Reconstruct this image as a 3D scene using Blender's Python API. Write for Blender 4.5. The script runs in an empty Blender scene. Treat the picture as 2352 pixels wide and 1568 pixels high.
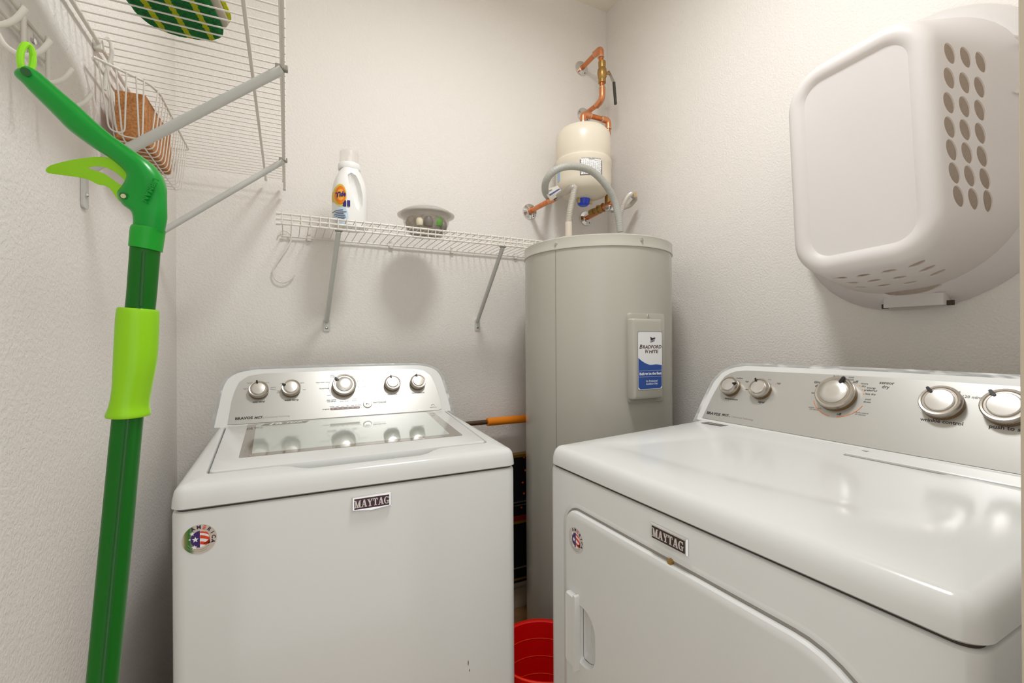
import bpy, bmesh, math, random
from mathutils import Vector, Matrix
from math import sin, cos, pi, radians, sqrt, atan2
random.seed(7)
S = bpy.context.scene
COL = S.collection
# ------------------------------------------------------------------ camera, world, lights, exposure
FPX, YAW, ROLL, CZ = 1046.0, radians(26.34), radians(.3), 1.16
cF = Vector((sin(YAW), cos(YAW), 0)); r0 = Vector((cos(YAW), -sin(YAW), 0)); u0 = Vector((0, 0, 1))
cR = r0*cos(ROLL) - u0*sin(ROLL); cU = r0*sin(ROLL) + u0*cos(ROLL)
CAMP = Vector((0, 0, CZ))
cd = bpy.data.cameras.new('camera'); cam = bpy.data.objects.new('camera', cd); COL.objects.link(cam)
M = Matrix((cR, cU, -cF)).transposed().to_4x4(); M.translation = CAMP
cam.matrix_world = M
cd.sensor_width = 36; cd.lens = FPX/2352*36; cd.clip_start = .01
S.camera = cam
w = bpy.data.worlds.new('world'); S.world = w; w.use_nodes = True
w.node_tree.nodes['Background'].inputs[0].default_value = (1, .985, .96, 1)
w.node_tree.nodes['Background'].inputs[1].default_value = 1.12
def area(name, loc, size, power, col, aim=None, shape='DISK'):
    l = bpy.data.lights.new(name, 'AREA'); l.shape = shape; l.size = size; l.energy = power; l.color = col
    o = bpy.data.objects.new(name, l); COL.objects.link(o); o.location = loc
    if aim is not None: o.rotation_euler = (Vector(aim)-Vector(loc)).to_track_quat('-Z', 'Y').to_euler()
    return o
area('ceiling_lamp', (.53, .70, 2.64), .30, 14.4, (.955, .98, 1))
area('ceiling_fill', (.53, .70, 2.66), .26, 1.6, (.97, .98, 1), (.53, .70, 3))  # added upward lamp that brightens the ceiling, in place of fixture spill
S.view_settings.view_transform = 'Standard'; S.view_settings.look = 'None'
S.view_settings.exposure = 0.0; S.view_settings.gamma = 1; S.view_settings.use_curve_mapping = False

# ------------------------------------------------------------------ measuring helpers (a photo pixel onto a plane of the room)
def ray(x, y): return cF + cR*((x-1176)/FPX) + cU*((784-y)/FPX)
def onX(x, y, v): d = ray(x, y); return CAMP + d*(v/d.x)
def onY(x, y, v): d = ray(x, y); return CAMP + d*(v/d.y)
def onZ(x, y, v): d = ray(x, y); return CAMP + d*((v-CZ)/d.z)
def onT(x, y, t): return CAMP + ray(x, y)*t

# ------------------------------------------------------------------ materials
def lin(c):
    return tuple((v/255/12.92 if v/255 <= .04045 else ((v/255+.055)/1.055)**2.4) for v in c) + (1,)
MATS = {}
def mat(name, rgb, rough=.5, metal=0., bump=None, spec=.5, trans=0., ior=1.45, coat=0., alpha=1., vary=None, aniso=None):
    if name in MATS: return MATS[name]
    m = bpy.data.materials.new(name); m.use_nodes = True; nt = m.node_tree; b = nt.nodes['Principled BSDF']
    b.inputs['Base Color'].default_value = lin(rgb); b.inputs['Roughness'].default_value = rough
    b.inputs['Metallic'].default_value = metal; b.inputs['Specular IOR Level'].default_value = spec
    b.inputs['Transmission Weight'].default_value = trans; b.inputs['IOR'].default_value = ior
    b.inputs['Coat Weight'].default_value = coat; b.inputs['Coat Roughness'].default_value = .08; b.inputs['Alpha'].default_value = alpha
    tc = nt.nodes.new('ShaderNodeTexCoord')
    if bump:
        scale, strength, dist = bump[:3]; detail = bump[3] if len(bump) > 3 else 3
        n = nt.nodes.new('ShaderNodeTexNoise'); n.inputs['Scale'].default_value = scale; n.inputs['Detail'].default_value = detail
        bp = nt.nodes.new('ShaderNodeBump'); bp.inputs['Strength'].default_value = strength; bp.inputs['Distance'].default_value = dist
        mp = nt.nodes.new('ShaderNodeMapping')
        if len(bump) > 4: mp.inputs['Scale'].default_value = bump[4]
        nt.links.new(tc.outputs['Object'], mp.inputs[0]); nt.links.new(mp.outputs[0], n.inputs['Vector'])
        nt.links.new(n.outputs['Fac'], bp.inputs['Height']); nt.links.new(bp.outputs[0], b.inputs['Normal'])
    if vary:
        rgb2, scale = vary[:2]
        n2 = nt.nodes.new('ShaderNodeTexNoise'); n2.inputs['Scale'].default_value = scale; n2.inputs['Detail'].default_value = 4
        rp = nt.nodes.new('ShaderNodeValToRGB'); rp.color_ramp.elements[0].color = lin(rgb); rp.color_ramp.elements[1].color = lin(rgb2)
        lo, hi = vary[2] if len(vary) > 2 else (.4, .65)
        rp.color_ramp.elements[0].position = lo; rp.color_ramp.elements[1].position = hi
        nt.links.new(tc.outputs['Object'], n2.inputs['Vector']); nt.links.new(n2.outputs['Fac'], rp.inputs[0]); nt.links.new(rp.outputs[0], b.inputs['Base Color'])
    MATS[name] = m
    return m
def wallmat():
    m = mat('orange_peel_paint', (235, 230, 224), .6, spec=.3)
    nt = m.node_tree; b = nt.nodes['Principled BSDF']; tc = nt.nodes['Texture Coordinate']
    n = nt.nodes.new('ShaderNodeTexNoise'); n.inputs['Scale'].default_value = 170; n.inputs['Detail'].default_value = 2.5; n.inputs['Roughness'].default_value = .45
    rp = nt.nodes.new('ShaderNodeValToRGB'); rp.color_ramp.elements[0].position = .36; rp.color_ramp.elements[1].position = .62
    bp = nt.nodes.new('ShaderNodeBump'); bp.inputs['Strength'].default_value = .36; bp.inputs['Distance'].default_value = .0016
    nt.links.new(tc.outputs['Object'], n.inputs['Vector']); nt.links.new(n.outputs['Fac'], rp.inputs[0])
    nt.links.new(rp.outputs[0], bp.inputs['Height']); nt.links.new(bp.outputs[0], b.inputs['Normal'])
    return m
PAINT = wallmat()
CEIL = mat('ceiling_paint', (242, 234, 218), .8, bump=(150, .3, .0015))
TRIMP = mat('trim_paint', (205, 193, 172), .45)
FLOORM = mat('vinyl_floor', (150, 110, 70), .4, bump=(60, .1, .001), vary=((180, 140, 95), 9))
ENAMEL = mat('white_enamel', (222, 223, 221), .16, spec=.5, bump=(420, .03, .0004))
PLWHITE = mat('white_plastic', (224, 225, 222), .3)
SILVER = mat('silver_fascia', (196, 195, 191), .34, metal=.55, bump=(900, .05, .0002, 1, (.05, 1, 1)))
CHROME = mat('chrome', (225, 225, 225), .1, metal=1)
SATIN = mat('satin_metal', (222, 220, 216), .3, metal=.85)
RING = mat('knob_ring', (190, 183, 174), .25, metal=.8)
SKIRT = mat('knob_skirt', (120, 95, 60), .35, metal=.5)
DARK = mat('dark_print', (62, 60, 60), .5)
GREYP = mat('grey_print', (140, 138, 135), .5)
ORANGEP = mat('orange_print', (235, 140, 60), .5)
BLACKP = mat('black_plastic', (22, 18, 20), .35)
GAP = mat('shadow_gap', (70, 62, 55), .8)
LIDGLASS = mat('tinted_lid_glass', (205, 212, 206), .03, spec=1.0, coat=1.0)
GLBORDER = mat('lid_glass_border', (142, 134, 126), .06, spec=.9, coat=1.0)
WIRE = mat('white_vinyl_wire', (226, 221, 212), .35)
BRK = mat('white_bracket', (205, 205, 200), .4)
GREEN = mat('green_plastic', (0, 146, 44), .3, spec=.4, bump=(500, .12, .0005))
GREEN2 = mat('green_plastic_collar', (0, 155, 30), .35)
DGREEN = mat('dark_green_pole', (0, 100, 6), .33, spec=.35)
LIME = mat('lime_plastic', (142, 205, 0), .35)
COPPER = mat('copper', (216, 138, 88), .26, metal=.8, vary=((200, 112, 56), 30))
COPPERO = mat('copper_fitting', (220, 146, 102), .3, metal=.75)
SOLDER = mat('solder', (205, 196, 180), .3, metal=.8)
BRASS = mat('brass', (176, 140, 82), .35, metal=.8)
HEATER = mat('heater_enamel', (186, 183, 172), .2, bump=(30, .02, .001))
TANK = mat('cream_tank_paint', (232, 222, 203), .3)
CONDUIT = mat('grey_conduit', (176, 176, 168), .4)
FLEX = mat('corrugated_steel', (218, 212, 203), .28, metal=.35)
SLEEVE = mat('pale_sleeve', (214, 203, 187), .4)
BASKET = mat('white_basket_plastic', (246, 246, 247), .42)
nt = BASKET.node_tree; tl = nt.nodes.new('ShaderNodeBsdfTranslucent'); tl.inputs[0].default_value = lin((252, 240, 228)); ms = nt.nodes.new('ShaderNodeMixShader'); ms.inputs[0].default_value = .38
nt.links.new(nt.nodes['Principled BSDF'].outputs[0], ms.inputs[1]); nt.links.new(tl.outputs[0], ms.inputs[2]); nt.links.new(ms.outputs[0], nt.nodes['Material Output'].inputs[0])
RED = mat('red_rubber', (228, 4, 2), .5, spec=.3)
REDL = mat('red_rubber_edge', (240, 60, 20), .4)
CORK = mat('cork', (196, 138, 84), .8, bump=(260, .4, .001), vary=((168, 106, 56), 240))
WHITEL = mat('white_label', (240, 240, 240), .4)
BLUEL = mat('blue_label', (48, 84, 160), .35)
MAROON = mat('maroon_print', (72, 36, 34), .5)
ORANGE = mat('orange_foam', (245, 140, 20), .5)
BROWN = mat('dark_brown_metal', (95, 72, 52), .4, metal=.4)
# ------------------------------------------------------------------ mesh collector
class MB:
    def __init__(s): s.v = []; s.f = []
    def add(s, vs, fs, M=None):
        n = len(s.v); s.v += [(M @ Vector(v)) if M is not None else Vector(v) for v in vs]; s.f += [[i+n for i in f] for f in fs]
        return s
    def box(s, a, b, M=None):
        x0, y0, z0 = a; x1, y1, z1 = b
        return s.add([(x0,y0,z0),(x1,y0,z0),(x1,y1,z0),(x0,y1,z0),(x0,y0,z1),(x1,y0,z1),(x1,y1,z1),(x0,y1,z1)],
                     [[0,3,2,1],[4,5,6,7],[0,1,5,4],[1,2,6,5],[2,3,7,6],[3,0,4,7]], M)
    def loft(s, rings, cap0=True, cap1=True, closed=False, M=None):
        n = len(rings[0]); vs = [p for r in rings for p in r]; fs = []
        m = len(rings)
        for i in range(m if closed else m-1):
            a = i*n; b = ((i+1) % m)*n
            for j in range(n):
                k = (j+1) % n; fs.append([a+j, a+k, b+k, b+j])
        if cap0 and not closed: fs.append(list(range(n))[::-1])
        if cap1 and not closed: fs.append([(m-1)*n+j for j in range(n)])
        return s.add(vs, fs, M)
    def tube(s, pts, r, n=10, cap=True, closed=False, M=None, flat=None):
        pts = [Vector(p) for p in pts]; N = len(pts)
        rs = r if isinstance(r, (list, tuple)) else [r]*N
        T = []
        for i in range(N):
            if closed: t = pts[(i+1) % N]-pts[i-1]
            else: t = pts[min(i+1, N-1)]-pts[max(i-1, 0)]
            T.append(t.normalized())
        a = Vector((0, 0, 1)) if abs(T[0].z) < .9 else Vector((1, 0, 0))
        nrm = T[0].cross(a).normalized(); rings = []
        for i in range(N):
            nrm = (nrm - T[i]*nrm.dot(T[i])).normalized(); bi = T[i].cross(nrm)
            rings.append([pts[i]+(nrm*cos(2*pi*k/n)+bi*sin(2*pi*k/n))*rs[i] for k in range(n)])
        return s.loft(rings, cap, cap, closed, M)
    def lathe(s, prof, n=32, M=None, cap=True):
        rings = [[Vector((r*cos(2*pi*k/n), r*sin(2*pi*k/n), z)) for k in range(n)] for r, z in prof]
        return s.loft(rings, cap, cap, False, M)
    def prism(s, poly, z0, z1, M=None):
        return s.loft([[Vector((x, y, z0)) for x, y in poly], [Vector((x, y, z1)) for x, y in poly]], M=M)
    def plate(s, poly, z, M=None):
        return s.add([(x, y, z) for x, y in poly], [list(range(len(poly)))], M)
CURTAIN = {}
def smooth_curve(pts, k=6, closed=False):
    P = [Vector(p) for p in pts]; n = len(P); out = []
    rng = range(n if closed else n-1)
    for i in rng:
        if closed: a, b, c, d = P[i-1], P[i], P[(i+1) % n], P[(i+2) % n]
        else: a, b, c, d = P[max(i-1, 0)], P[i], P[i+1], P[min(i+2, n-1)]
        for j in range(k):
            t = j/k
            out.append(.5*((2*b)+(c-a)*t+(2*a-5*b+4*c-d)*t*t+(3*b-a-3*c+d)*t**3))
    if not closed: out.append(P[-1])
    return out
def fillet(pts, r, n=6):
    P = [Vector(p) for p in pts]; out = [P[0]]
    for i in range(1, len(P)-1):
        a = (P[i-1]-P[i]); c = (P[i+1]-P[i]); rr = min(r, a.length*.49, c.length*.49)
        p0 = P[i]+a.normalized()*rr; p1 = P[i]+c.normalized()*rr
        for k in range(n+1):
            t = k/n; out.append(p0*(1-t)**2+P[i]*2*t*(1-t)+p1*t*t)
    out.append(P[-1]); return out
def rrect(x0, y0, x1, y1, r, n=6, m=1):
    """counter-clockwise rounded rectangle, m pieces on each straight side"""
    rs = r if isinstance(r, (list, tuple)) else [r]*4
    return rquad([(x0, y0), (x1, y0), (x1, y1), (x0, y1)], rs, n, m)
def rquad(c, rs, n=6, m=1):
    if not isinstance(rs, (list, tuple)): rs = [rs]*4
    c = [Vector((p[0], p[1])) for p in c]; cor = []
    for i in range(4):
        p = c[i]; a = (c[i-1]-p).normalized(); b = (c[(i+1) % 4]-p).normalized(); r = rs[i]
        ang = a.angle(b); d = r/math.tan(ang/2); p0 = p+a*d; p1 = p+b*d; q = p+(a+b).normalized()*(r/sin(ang/2))
        v0 = p0-q; v1 = p1-q; full = v0.angle(v1) if r > 0 else 0; arc = []
        for k in range(n+1):
            t = k/n
            if r <= 0: arc.append(p.copy()); continue
            ss = sin(full); arc.append(q+v0*(sin((1-t)*full)/ss)+v1*(sin(t*full)/ss))
        cor.append(arc)
    out = []
    for i in range(4):
        out += cor[i]
        a = cor[i][-1]; b = cor[(i+1) % 4][0]
        for k in range(1, m): out.append(a.lerp(b, k/m))
    return [(p.x, p.y) for p in out]
def ellipse(cx, cy, rx, ry, n=24, rot=0):
    return [(cx+rx*cos(2*pi*k/n)*cos(rot)-ry*sin(2*pi*k/n)*sin(rot), cy+rx*cos(2*pi*k/n)*sin(rot)+ry*sin(2*pi*k/n)*cos(rot)) for k in range(n)]

def make_obj(name, mb, material, parent=None, smooth=35, bevel=0, world=False):
    me = bpy.data.meshes.new(name)
    vs = mb.v
    if world and parent is not None:
        inv = WM(parent).inverted(); vs = [inv @ v for v in vs]
    me.from_pydata([tuple(v) for v in vs], [], mb.f); me.validate()
    bm = bmesh.new(); bm.from_mesh(me); bmesh.ops.recalc_face_normals(bm, faces=bm.faces)
    if bm.calc_volume(signed=True) < 0: bmesh.ops.reverse_faces(bm, faces=bm.faces)
    bm.to_mesh(me); bm.free()
    for m in (material if isinstance(material, (list, tuple)) else [material]): me.materials.append(m)
    if smooth:
        me.polygons.foreach_set('use_smooth', [True]*len(me.polygons)); me.set_sharp_from_angle(angle=radians(smooth))
    o = bpy.data.objects.new(name, me); COL.objects.link(o)
    if parent is not None: o.parent = parent
    if bevel:
        b = o.modifiers.new('bevel', 'BEVEL'); b.width = bevel; b.segments = 2; b.limit_method = 'ANGLE'; b.angle_limit = radians(40)
    if name in STUFFN: o['kind'] = 'stuff'
    return o
STUFFN = ('orange_marks', 'console_lettering', 'console_small_print', 'label_print', 'sticker_small_print', 'tag_print')
def WM(o):
    m = Matrix.Translation(o.location) @ o.rotation_euler.to_matrix().to_4x4()
    return WM(o.parent) @ m if o.parent else m
def thing(name, label, cat, loc, rz=0, group=None):
    o = bpy.data.objects.new(name, None); COL.objects.link(o); o.empty_display_size = .05
    o.location = loc; o.rotation_euler = (0, 0, rz); o['label'] = label; o['category'] = cat
    if group: o['group'] = group
    return o
def tag(o, label, cat, group=None):
    o['label'] = label; o['category'] = cat
    if group: o['group'] = group
    return o
def struct(name, mb, m, bevel=0, label=None):
    o = make_obj(name, mb, m, bevel=bevel, smooth=0); o['kind'] = 'structure'
    if label: o['label'] = label
    return o
def part(name, mb, m, parent, **k):       # coordinates already in the thing's own frame
    return make_obj(name, mb, m, parent, **k)
def wpart(name, mb, m, parent, **k):      # coordinates given in room space
    return make_obj(name, mb, m, parent, world=True, **k)
# flat lettering from the built-in font, appended to a collector
def text(mb, s, size, M, align='CENTER', bold=0., shear=0., ext=.0002, sx=1., res=2, fit=None):
    c = bpy.data.curves.new('t', 'FONT'); c.body = s; c.size = size; c.align_x = align; c.align_y = 'CENTER'
    c.offset = bold; c.shear = shear; c.extrude = ext; c.resolution_u = res
    o = bpy.data.objects.new('t', c); COL.objects.link(o)
    me = o.to_mesh()
    if fit: xs = [v.co.x for v in me.vertices]; sx = fit/(max(xs)-min(xs))
    vs = [(v.co.x*sx, v.co.y, v.co.z) for v in me.vertices]; fs = [list(p.vertices) for p in me.polygons]
    mb.add(vs, fs, M); o.to_mesh_clear(); bpy.data.objects.remove(o); bpy.data.curves.remove(c)
# slab-serif capitals drawn from strokes, unit height
def slab(mb, s, h, M, ext=.0003, gap=.06):
    T, t, sf = .24, .12, .10
    def seg(x0, y0, x1, y1, w): return [(x0-w/2, y0), (x0+w/2, y0), (x1+w/2, y1), (x1-w/2, y1)]
    def bar(x0, y0, x1, y1): return [(x0, y0), (x1, y0), (x1, y1), (x0, y1)]
    G = {'M': (1.12, [bar(.12,0,.24,1), bar(.78,0,1.02,1), seg(.22,1,.55,0,.2), seg(.55,0,.84,1,.12), bar(0,0,.34,sf), bar(.7,0,1.12,sf), bar(0,1-sf,.3,1), bar(.8,1-sf,1.12,1)]),
         'A': (.98, [seg(.16,0,.46,1,.12), seg(.78,0,.5,1,.26), bar(.25,.26,.7,.36), bar(0,0,.34,sf), bar(.56,0,.98,sf)]),
         'Y': (.92, [bar(.36,0,.58,.5), seg(.47,.42,.16,1,.26), seg(.47,.42,.78,1,.12), bar(.24,0,.7,sf), bar(0,1-sf,.42,1), bar(.6,1-sf,.92,1)]),
         'T': (.86, [bar(.31,0,.55,1), bar(0,.88,.86,1), bar(0,.68,.09,1), bar(.77,.68,.86,1), bar(.2,0,.66,sf)]),
         'G': (.94, None)}
    wtot = sum(G[c][0] for c in s)+gap*(len(s)-1); x = -wtot/2*h
    for c in s:
        wd, polys = G[c]
        if polys is None:
            polys = []; n = 14
            a = [radians(50+i*(310-0)/n*.92) for i in range(n+1)]
            for i in range(n):
                o_ = lambda q, e: (.46+(.46-e*.24*abs(cos(q))**.7-e*.0)*cos(q)*1.0, .5+(.5-e*.1)*sin(q))
                polys.append([o_(a[i], 0), o_(a[i+1], 0), o_(a[i+1], 1), o_(a[i], 1)])
            polys += [bar(.6,0.02,.84,.46), bar(.46,.4,.94,.48), bar(.76,.7,.85,1)]
        for p in polys: mb.prism([(x+px*h, (py-.5)*h) for px, py in p], 0, ext, M)
        x += (wd+gap)*h
def frameM(o, u, v):
    o, u, v = Vector(o), Vector(u).normalized(), Vector(v).normalized(); n = u.cross(v)
    m = Matrix((u, v, n)).transposed().to_4x4(); m.translation = o; return m
def uvhit(Mw, x, y):
    """pixel -> (u, v) on the plane of frame Mw (room space)"""
    o = Mw.translation; n = Mw.col[2].to_3d(); d = ray(x, y); t = n.dot(o-CAMP)/n.dot(d); q = Mw.inverted() @ (CAMP+d*t)
    return q.x, q.y

# ------------------------------------------------------------------ the room
XL, XR, YB, ZC = -.315, 1.405, 1.78, 2.76
struct('floor', MB().box((XL-.1, -.6, -.05), (XR+.1, YB+.1, 0)), FLOORM)
struct('ceiling', MB().box((XL-.1, -.0, ZC), (XR+.1, YB+.1, ZC+.08)), CEIL)
struct('wall_left', MB().box((XL-.1, 0, 0), (XL, YB, ZC)), PAINT)
struct('wall_back', MB().box((XL-.1, YB, 0), (XR+.1, YB+.1, ZC)), PAINT)
struct('wall_right', MB().box((XR, 0, 0), (XR+.1, YB, ZC)), PAINT)
struct('wall_front', MB().box((.50, .0, 0), (XR, .115, ZC)).box((XL, .0, 2.1), (.50, .115, ZC)), PAINT)
struct('baseboard_back', MB().box((XL, YB-.014, 0), (XR, YB, .085)), TRIMP, bevel=.003)
struct('baseboard_left', MB().box((XL, .12, 0), (XL+.014, YB-.014, .085)), TRIMP, bevel=.003)
struct('baseboard_right', MB().box((XR-.014, .12, 0), (XR, YB-.014, .085)), TRIMP, bevel=.003)
jx = onY(2338, 784, .133).x
struct('trim_1', MB().box((jx, -.01, 0), (jx+.06, .133, 2.1)), TRIMP, bevel=.004)

# ------------------------------------------------------------------ appliances
def ring3(poly, zf): return [Vector((x, y, zf(x, y))) for x, y in poly]
def inset(poly, d):
    n = len(poly); out = []
    for i in range(n):
        a = Vector(poly[i-1]); b = Vector(poly[i]); c = Vector(poly[(i+1) % n])
        e1 = (b-a); e2 = (c-b)
        if e1.length < 1e-9: e1 = e2
        if e2.length < 1e-9: e2 = e1
        e1.normalize(); e2.normalize()
        n1 = Vector((-e1.y, e1.x)); n2 = Vector((-e2.y, e2.x)); nn = (n1+n2)
        if nn.length < 1e-6: nn = n1
        nn.normalize(); k = max(.4, nn.dot(n1)); p = b+nn*(d/k); out.append((p.x, p.y))
    return out
def knob(parent, Mp, u, v, R, ang, h=.022):
    Mk = Mp @ Matrix.Translation((u, v, 0))
    k = MB().lathe([(R*.99, 0), (R*1.0, h*.45), (R*.97, h*.5)], 40, Mk)
    o = part('knob', k, SKIRT, parent)
    rg = MB().lathe([(R*.97, h*.42), (R*1.0, h*.6), (R*.985, h*.9), (R*.93, h), (R*.84, h*.98), (R*.80, h*.9), (R*.70, h*.9)], 40, Mk, cap=True)
    part('knob_ring', rg, RING, o)
    cp = MB().lathe([(R*.70, h*.88), (R*.69, h*1.0), (R*.64, h*1.06), (R*.3, h*1.1), (R*.02, h*1.11)], 40, Mk)
    part('knob_cap', cp, SATIN, o)
    Mr = Mk @ Matrix.Rotation(ang, 4, 'Z')
    p = MB().loft([[Vector((x, y, z)) for x, y in rrect(-R*.085, R*.58, R*.085, R*1.0, R*.08, 4)] for z in (h*.95, h*1.15)], M=Mr)
    part('pointer', p, BLACKP, o)
    return o
def badge(parent, Mb, w_, h_, inner):
    hw, hh = w_/2, h_/2
    out = [(-hw, -hh+.002), (-hw*.5, -hh), (0, -hh-.0025), (hw*.5, -hh), (hw, -hh+.002), (hw, hh), (-hw, hh)]
    b = MB().loft([[Vector((x, y, 0)) for x, y in out], [Vector((x, y, .003)) for x, y in out], [Vector((x*.97, y*.9, .0045)) for x, y in out]], M=Mb)
    o = part('badge', b, CHROME, parent)
    part('badge_plate', MB().loft([[Vector((x, y, z)) for x, y in rrect(-hw+.004, -hh+.0045, hw-.004, hh-.004, .0005, 2)] for z in (.0042, .0050)], M=Mb), inner, o)
    l = MB(); slab(l, 'MAYTAG', h_*.5, Mb @ Matrix.Translation((0, .0005, .005)) @ Matrix.Diagonal((.76, 1, 1, 1)), ext=.0008)
    part('badge_lettering', l, mat('badge_silver', (225, 218, 214), .35, metal=.3), o)
def sticker(parent, Ms, R, back):
    o = part('sticker', MB().prism(ellipse(0, 0, R, R, 40), 0, .0003, Ms), back, parent)
    z = .0006
    # letters round the top right
    l = MB(); le = MB()
    for ch, a in zip('AMERICA', (118, 93, 70, 47, 25, 3, -19)):
        a = radians(a); Mt = Ms @ Matrix.Translation((cos(a)*R*.81, sin(a)*R*.81, z-.0002)) @ Matrix.Rotation(a-pi/2, 4, 'Z')
        if ch == 'E':
            for q in (-.06, .04, .14): le.prism([(-R*.08, q*R-.03*R), (R*.09, q*R-.03*R), (R*.10, q*R+.03*R), (-R*.07, q*R+.03*R)], 0, .0001, Mt @ Matrix.Translation((0, -.04*R, 0)))
        else: text(l, ch, R*.33, Mt, bold=R*.012, ext=.0001)
    PUR = mat('purple_print', (58, 26, 104), .4); RD = mat('sticker_red', (225, 62, 14), .4)
    part('sticker_lettering', l, mat('sticker_letters', (52, 30, 66), .5), o)
    rr = R*.57
    # left half of the round flag: purple field
    half = [(rr*cos(radians(a))*.93-.0*R, rr*sin(radians(a))) for a in range(90, 271, 12)]
    half = [(x+(.02*R), y) for x, y in half]
    part('sticker_field', MB().prism(half, .0003, .00045, Ms), PUR, o)
    wh = MB().prism([(rr*.93*cos(radians(a))+.02*R, rr*sin(radians(a))) for a in range(-90, 91, 12)], .0003, .00042, Ms)
    st = []
    for k in range(10):
        a = pi/2+k*pi/5; q = (.20 if k % 2 == 0 else .085)*R; st.append((cos(a)*q-.24*R, sin(a)*q))
    wh.prism(st, .0004, .00055, Ms)
    for cx, cy, q0 in ((-.42*R, .42*R, .15), (-.30*R, -.52*R, .17), (-.08*R, .50*R, .0), (-.56*R, .05*R, .08)):
        if q0: wh.prism([(cos(pi/2+k*pi/5)*(q0 if k % 2 == 0 else q0*.45)*R+cx, sin(pi/2+k*pi/5)*(q0 if k % 2 == 0 else q0*.45)*R+cy) for k in range(10)], .0004, .00055, Ms)
    part('sticker_white', wh, WHITEL, o)
    for y0, y1, dp in ((.42, .54, 1), (.05, .26, 1), (-.36, -.16, 1)):
        top = []; bot = []
        for k in range(9):
            x = .03+k/8*.56; f = sqrt(max(0, 1-((x-.02)/.56/1.02)**2)) if k < 9 else 0
            lim = .60*sqrt(max(0., 1-((x-.02)/.575)**2)); dy = -.22*((x-.03)/.56)**1.6
            top.append((x, min(y1+dy, lim))); bot.append((x, max(min(y0+dy, lim-.004), -lim)))
        le.prism([(x*R, y*R) for x, y in bot+top[::-1]], .00045, .0006, Ms)
    part('sticker_stripes', le, RD, o)
    tx = MB()
    for rad_, a0, a1 in ((.72, 205, 320), (.84, 215, 300)):
        for a in range(a0, a1, 4):
            q = radians(a); Mt = Ms @ Matrix.Translation((cos(q)*R*rad_, sin(q)*R*rad_, .0003)) @ Matrix.Rotation(q+pi/2, 4, 'Z')
            tx.box((-R*.022, -R*.018, 0), (R*.016, R*.018, .0001), Mt)
    part('sticker_small_print', tx, GREYP, o)

def appliance(name, label, loc, rz, W, D, zs, zt, slope, con, conuv, silveruv):
    """cabinet, top deck and slanted console shared by both machines; con = ((y,z) bottom, (y,z) top) of the console face"""
    t = thing(name, label, name, loc, rz)
    Wm = WM(t)
    fr = .024
    base = rrect(0, 0, W, D, [fr, fr, .01, .01], 5)
    c = MB().loft([ring3(inset(base, .01), lambda x, y: .02), ring3(base, lambda x, y: .03), ring3(base, lambda x, y: zs-.008), ring3(inset(base, .0015), lambda x, y: zs-.003), ring3(inset(base, .005), lambda x, y: zs-.001)])
    cab = part('cabinet', c, ENAMEL, t)
    part('seam_shade', MB().loft([ring3(inset(base, .007), lambda x, y: z) for z in (zs-.003, zs+.004)]), GAP, t)  # dark strip, its colour stands for the shadow between cabinet and deck
    for x in (.05, W-.05):
        for y in (.05, D-.05): part('foot', MB().lathe([(.02, 0), (.022, .01), (.015, .022)], 16, Matrix.Translation((x, y, 0))), BLACKP, t)
    # console
    (ya, za), (yb, zb) = con
    L = sqrt((yb-ya)**2+(zb-za)**2); V = Vector((0, (yb-ya)/L, (zb-za)/L))
    Mp = frameM((0, ya, za), (1, 0, 0), V)
    return t, Wm, zt, Mp, cab, base
def spread(poly, n):
    """resample a closed outline evenly into n points"""
    P = [Vector(p) for p in poly]; seg = [(P[i], P[(i+1) % len(P)]) for i in range(len(P))]; ln = [(b-a).length for a, b in seg]; tot = sum(ln); out = []
    i = 0; acc = 0
    for k in range(n):
        d = tot*k/n
        while acc+ln[i] < d and i < len(ln)-1: acc += ln[i]; i += 1
        a, b = seg[i]; out.append(a.lerp(b, (d-acc)/max(ln[i], 1e-9)))
    return [(p.x, p.y) for p in out]
def console(t, Mp, outer, silver, zback, foot):
    """outer / silver outlines in panel u,v"""
    o = spread(outer, 120)
    rings = []
    for d, n in ((.010, -.0025), (.004, -.0006), (.0, 0.0)): pass
    Mi = Mp
    def R(poly, n): return [Mi @ Vector((x, y, n)) for x, y in poly]
    rings = [R(inset(o, .012), .0), R(inset(o, .003), .0), R(inset(o, .0008), -.0015), R(o, -.005)]
    # sweep straight back along the machine's depth and slightly down
    back = []
    for x, y in o:
        q = Mi @ Vector((x, y, -.005)); back.append(q+Vector((0, zback, -.004)))
    rings.append(back)
    body = part('console', MB().loft(rings), PLWHITE, t)
    s = spread(silver, 100)
    f = MB().loft([R(s, .0), R(s, .0012), R(inset(s, .001), .0018)])
    part('fascia', f, SILVER, t)
    return body

# ---- washer
W1 = .678
t, Wm, _, Mp, cab, base = appliance('washer', 'white top-loading washing machine with a glass lid window, against the back wall', (-.186, .983, 0), -.016, W1, .665, .860, None, None, ((.515, .925), (.600, 1.065)), None, None)
zt = lambda x, y: .904+.042*y
def ring_deck(poly, dz, blend=1): return [Vector((x, y, zt(x, y)+dz)) for x, y in poly]
ob = rrect(0, 0, W1, .665, [.022, .022, .01, .01], 6, 30)
inner = lambda d: inset(ob, d)
lidq = [(.048, .072), (.632, .080), (.655, .515), (.026, .515)]
def lidring(off):
    cx = [(lidq[0][0]-off, lidq[0][1]-off), (lidq[1][0]+off, lidq[1][1]-off), (lidq[2][0]+off, lidq[2][1]), (lidq[3][0]-off, lidq[3][1])]
    return rquad(cx, [.014, .014, .004, .004], 6, 30)
def bulge(poly, amt):
    out = []
    for x, y in poly:
        if y < .1 and .17 < x < .515:
            a = (x-.17)/.06 if x < .23 else ((.515-x)/.06 if x > .455 else 1)
            a = a*a*(3-2*a); y -= amt*a
        out.append((x, y))
    return out
seam = .8625
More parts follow.
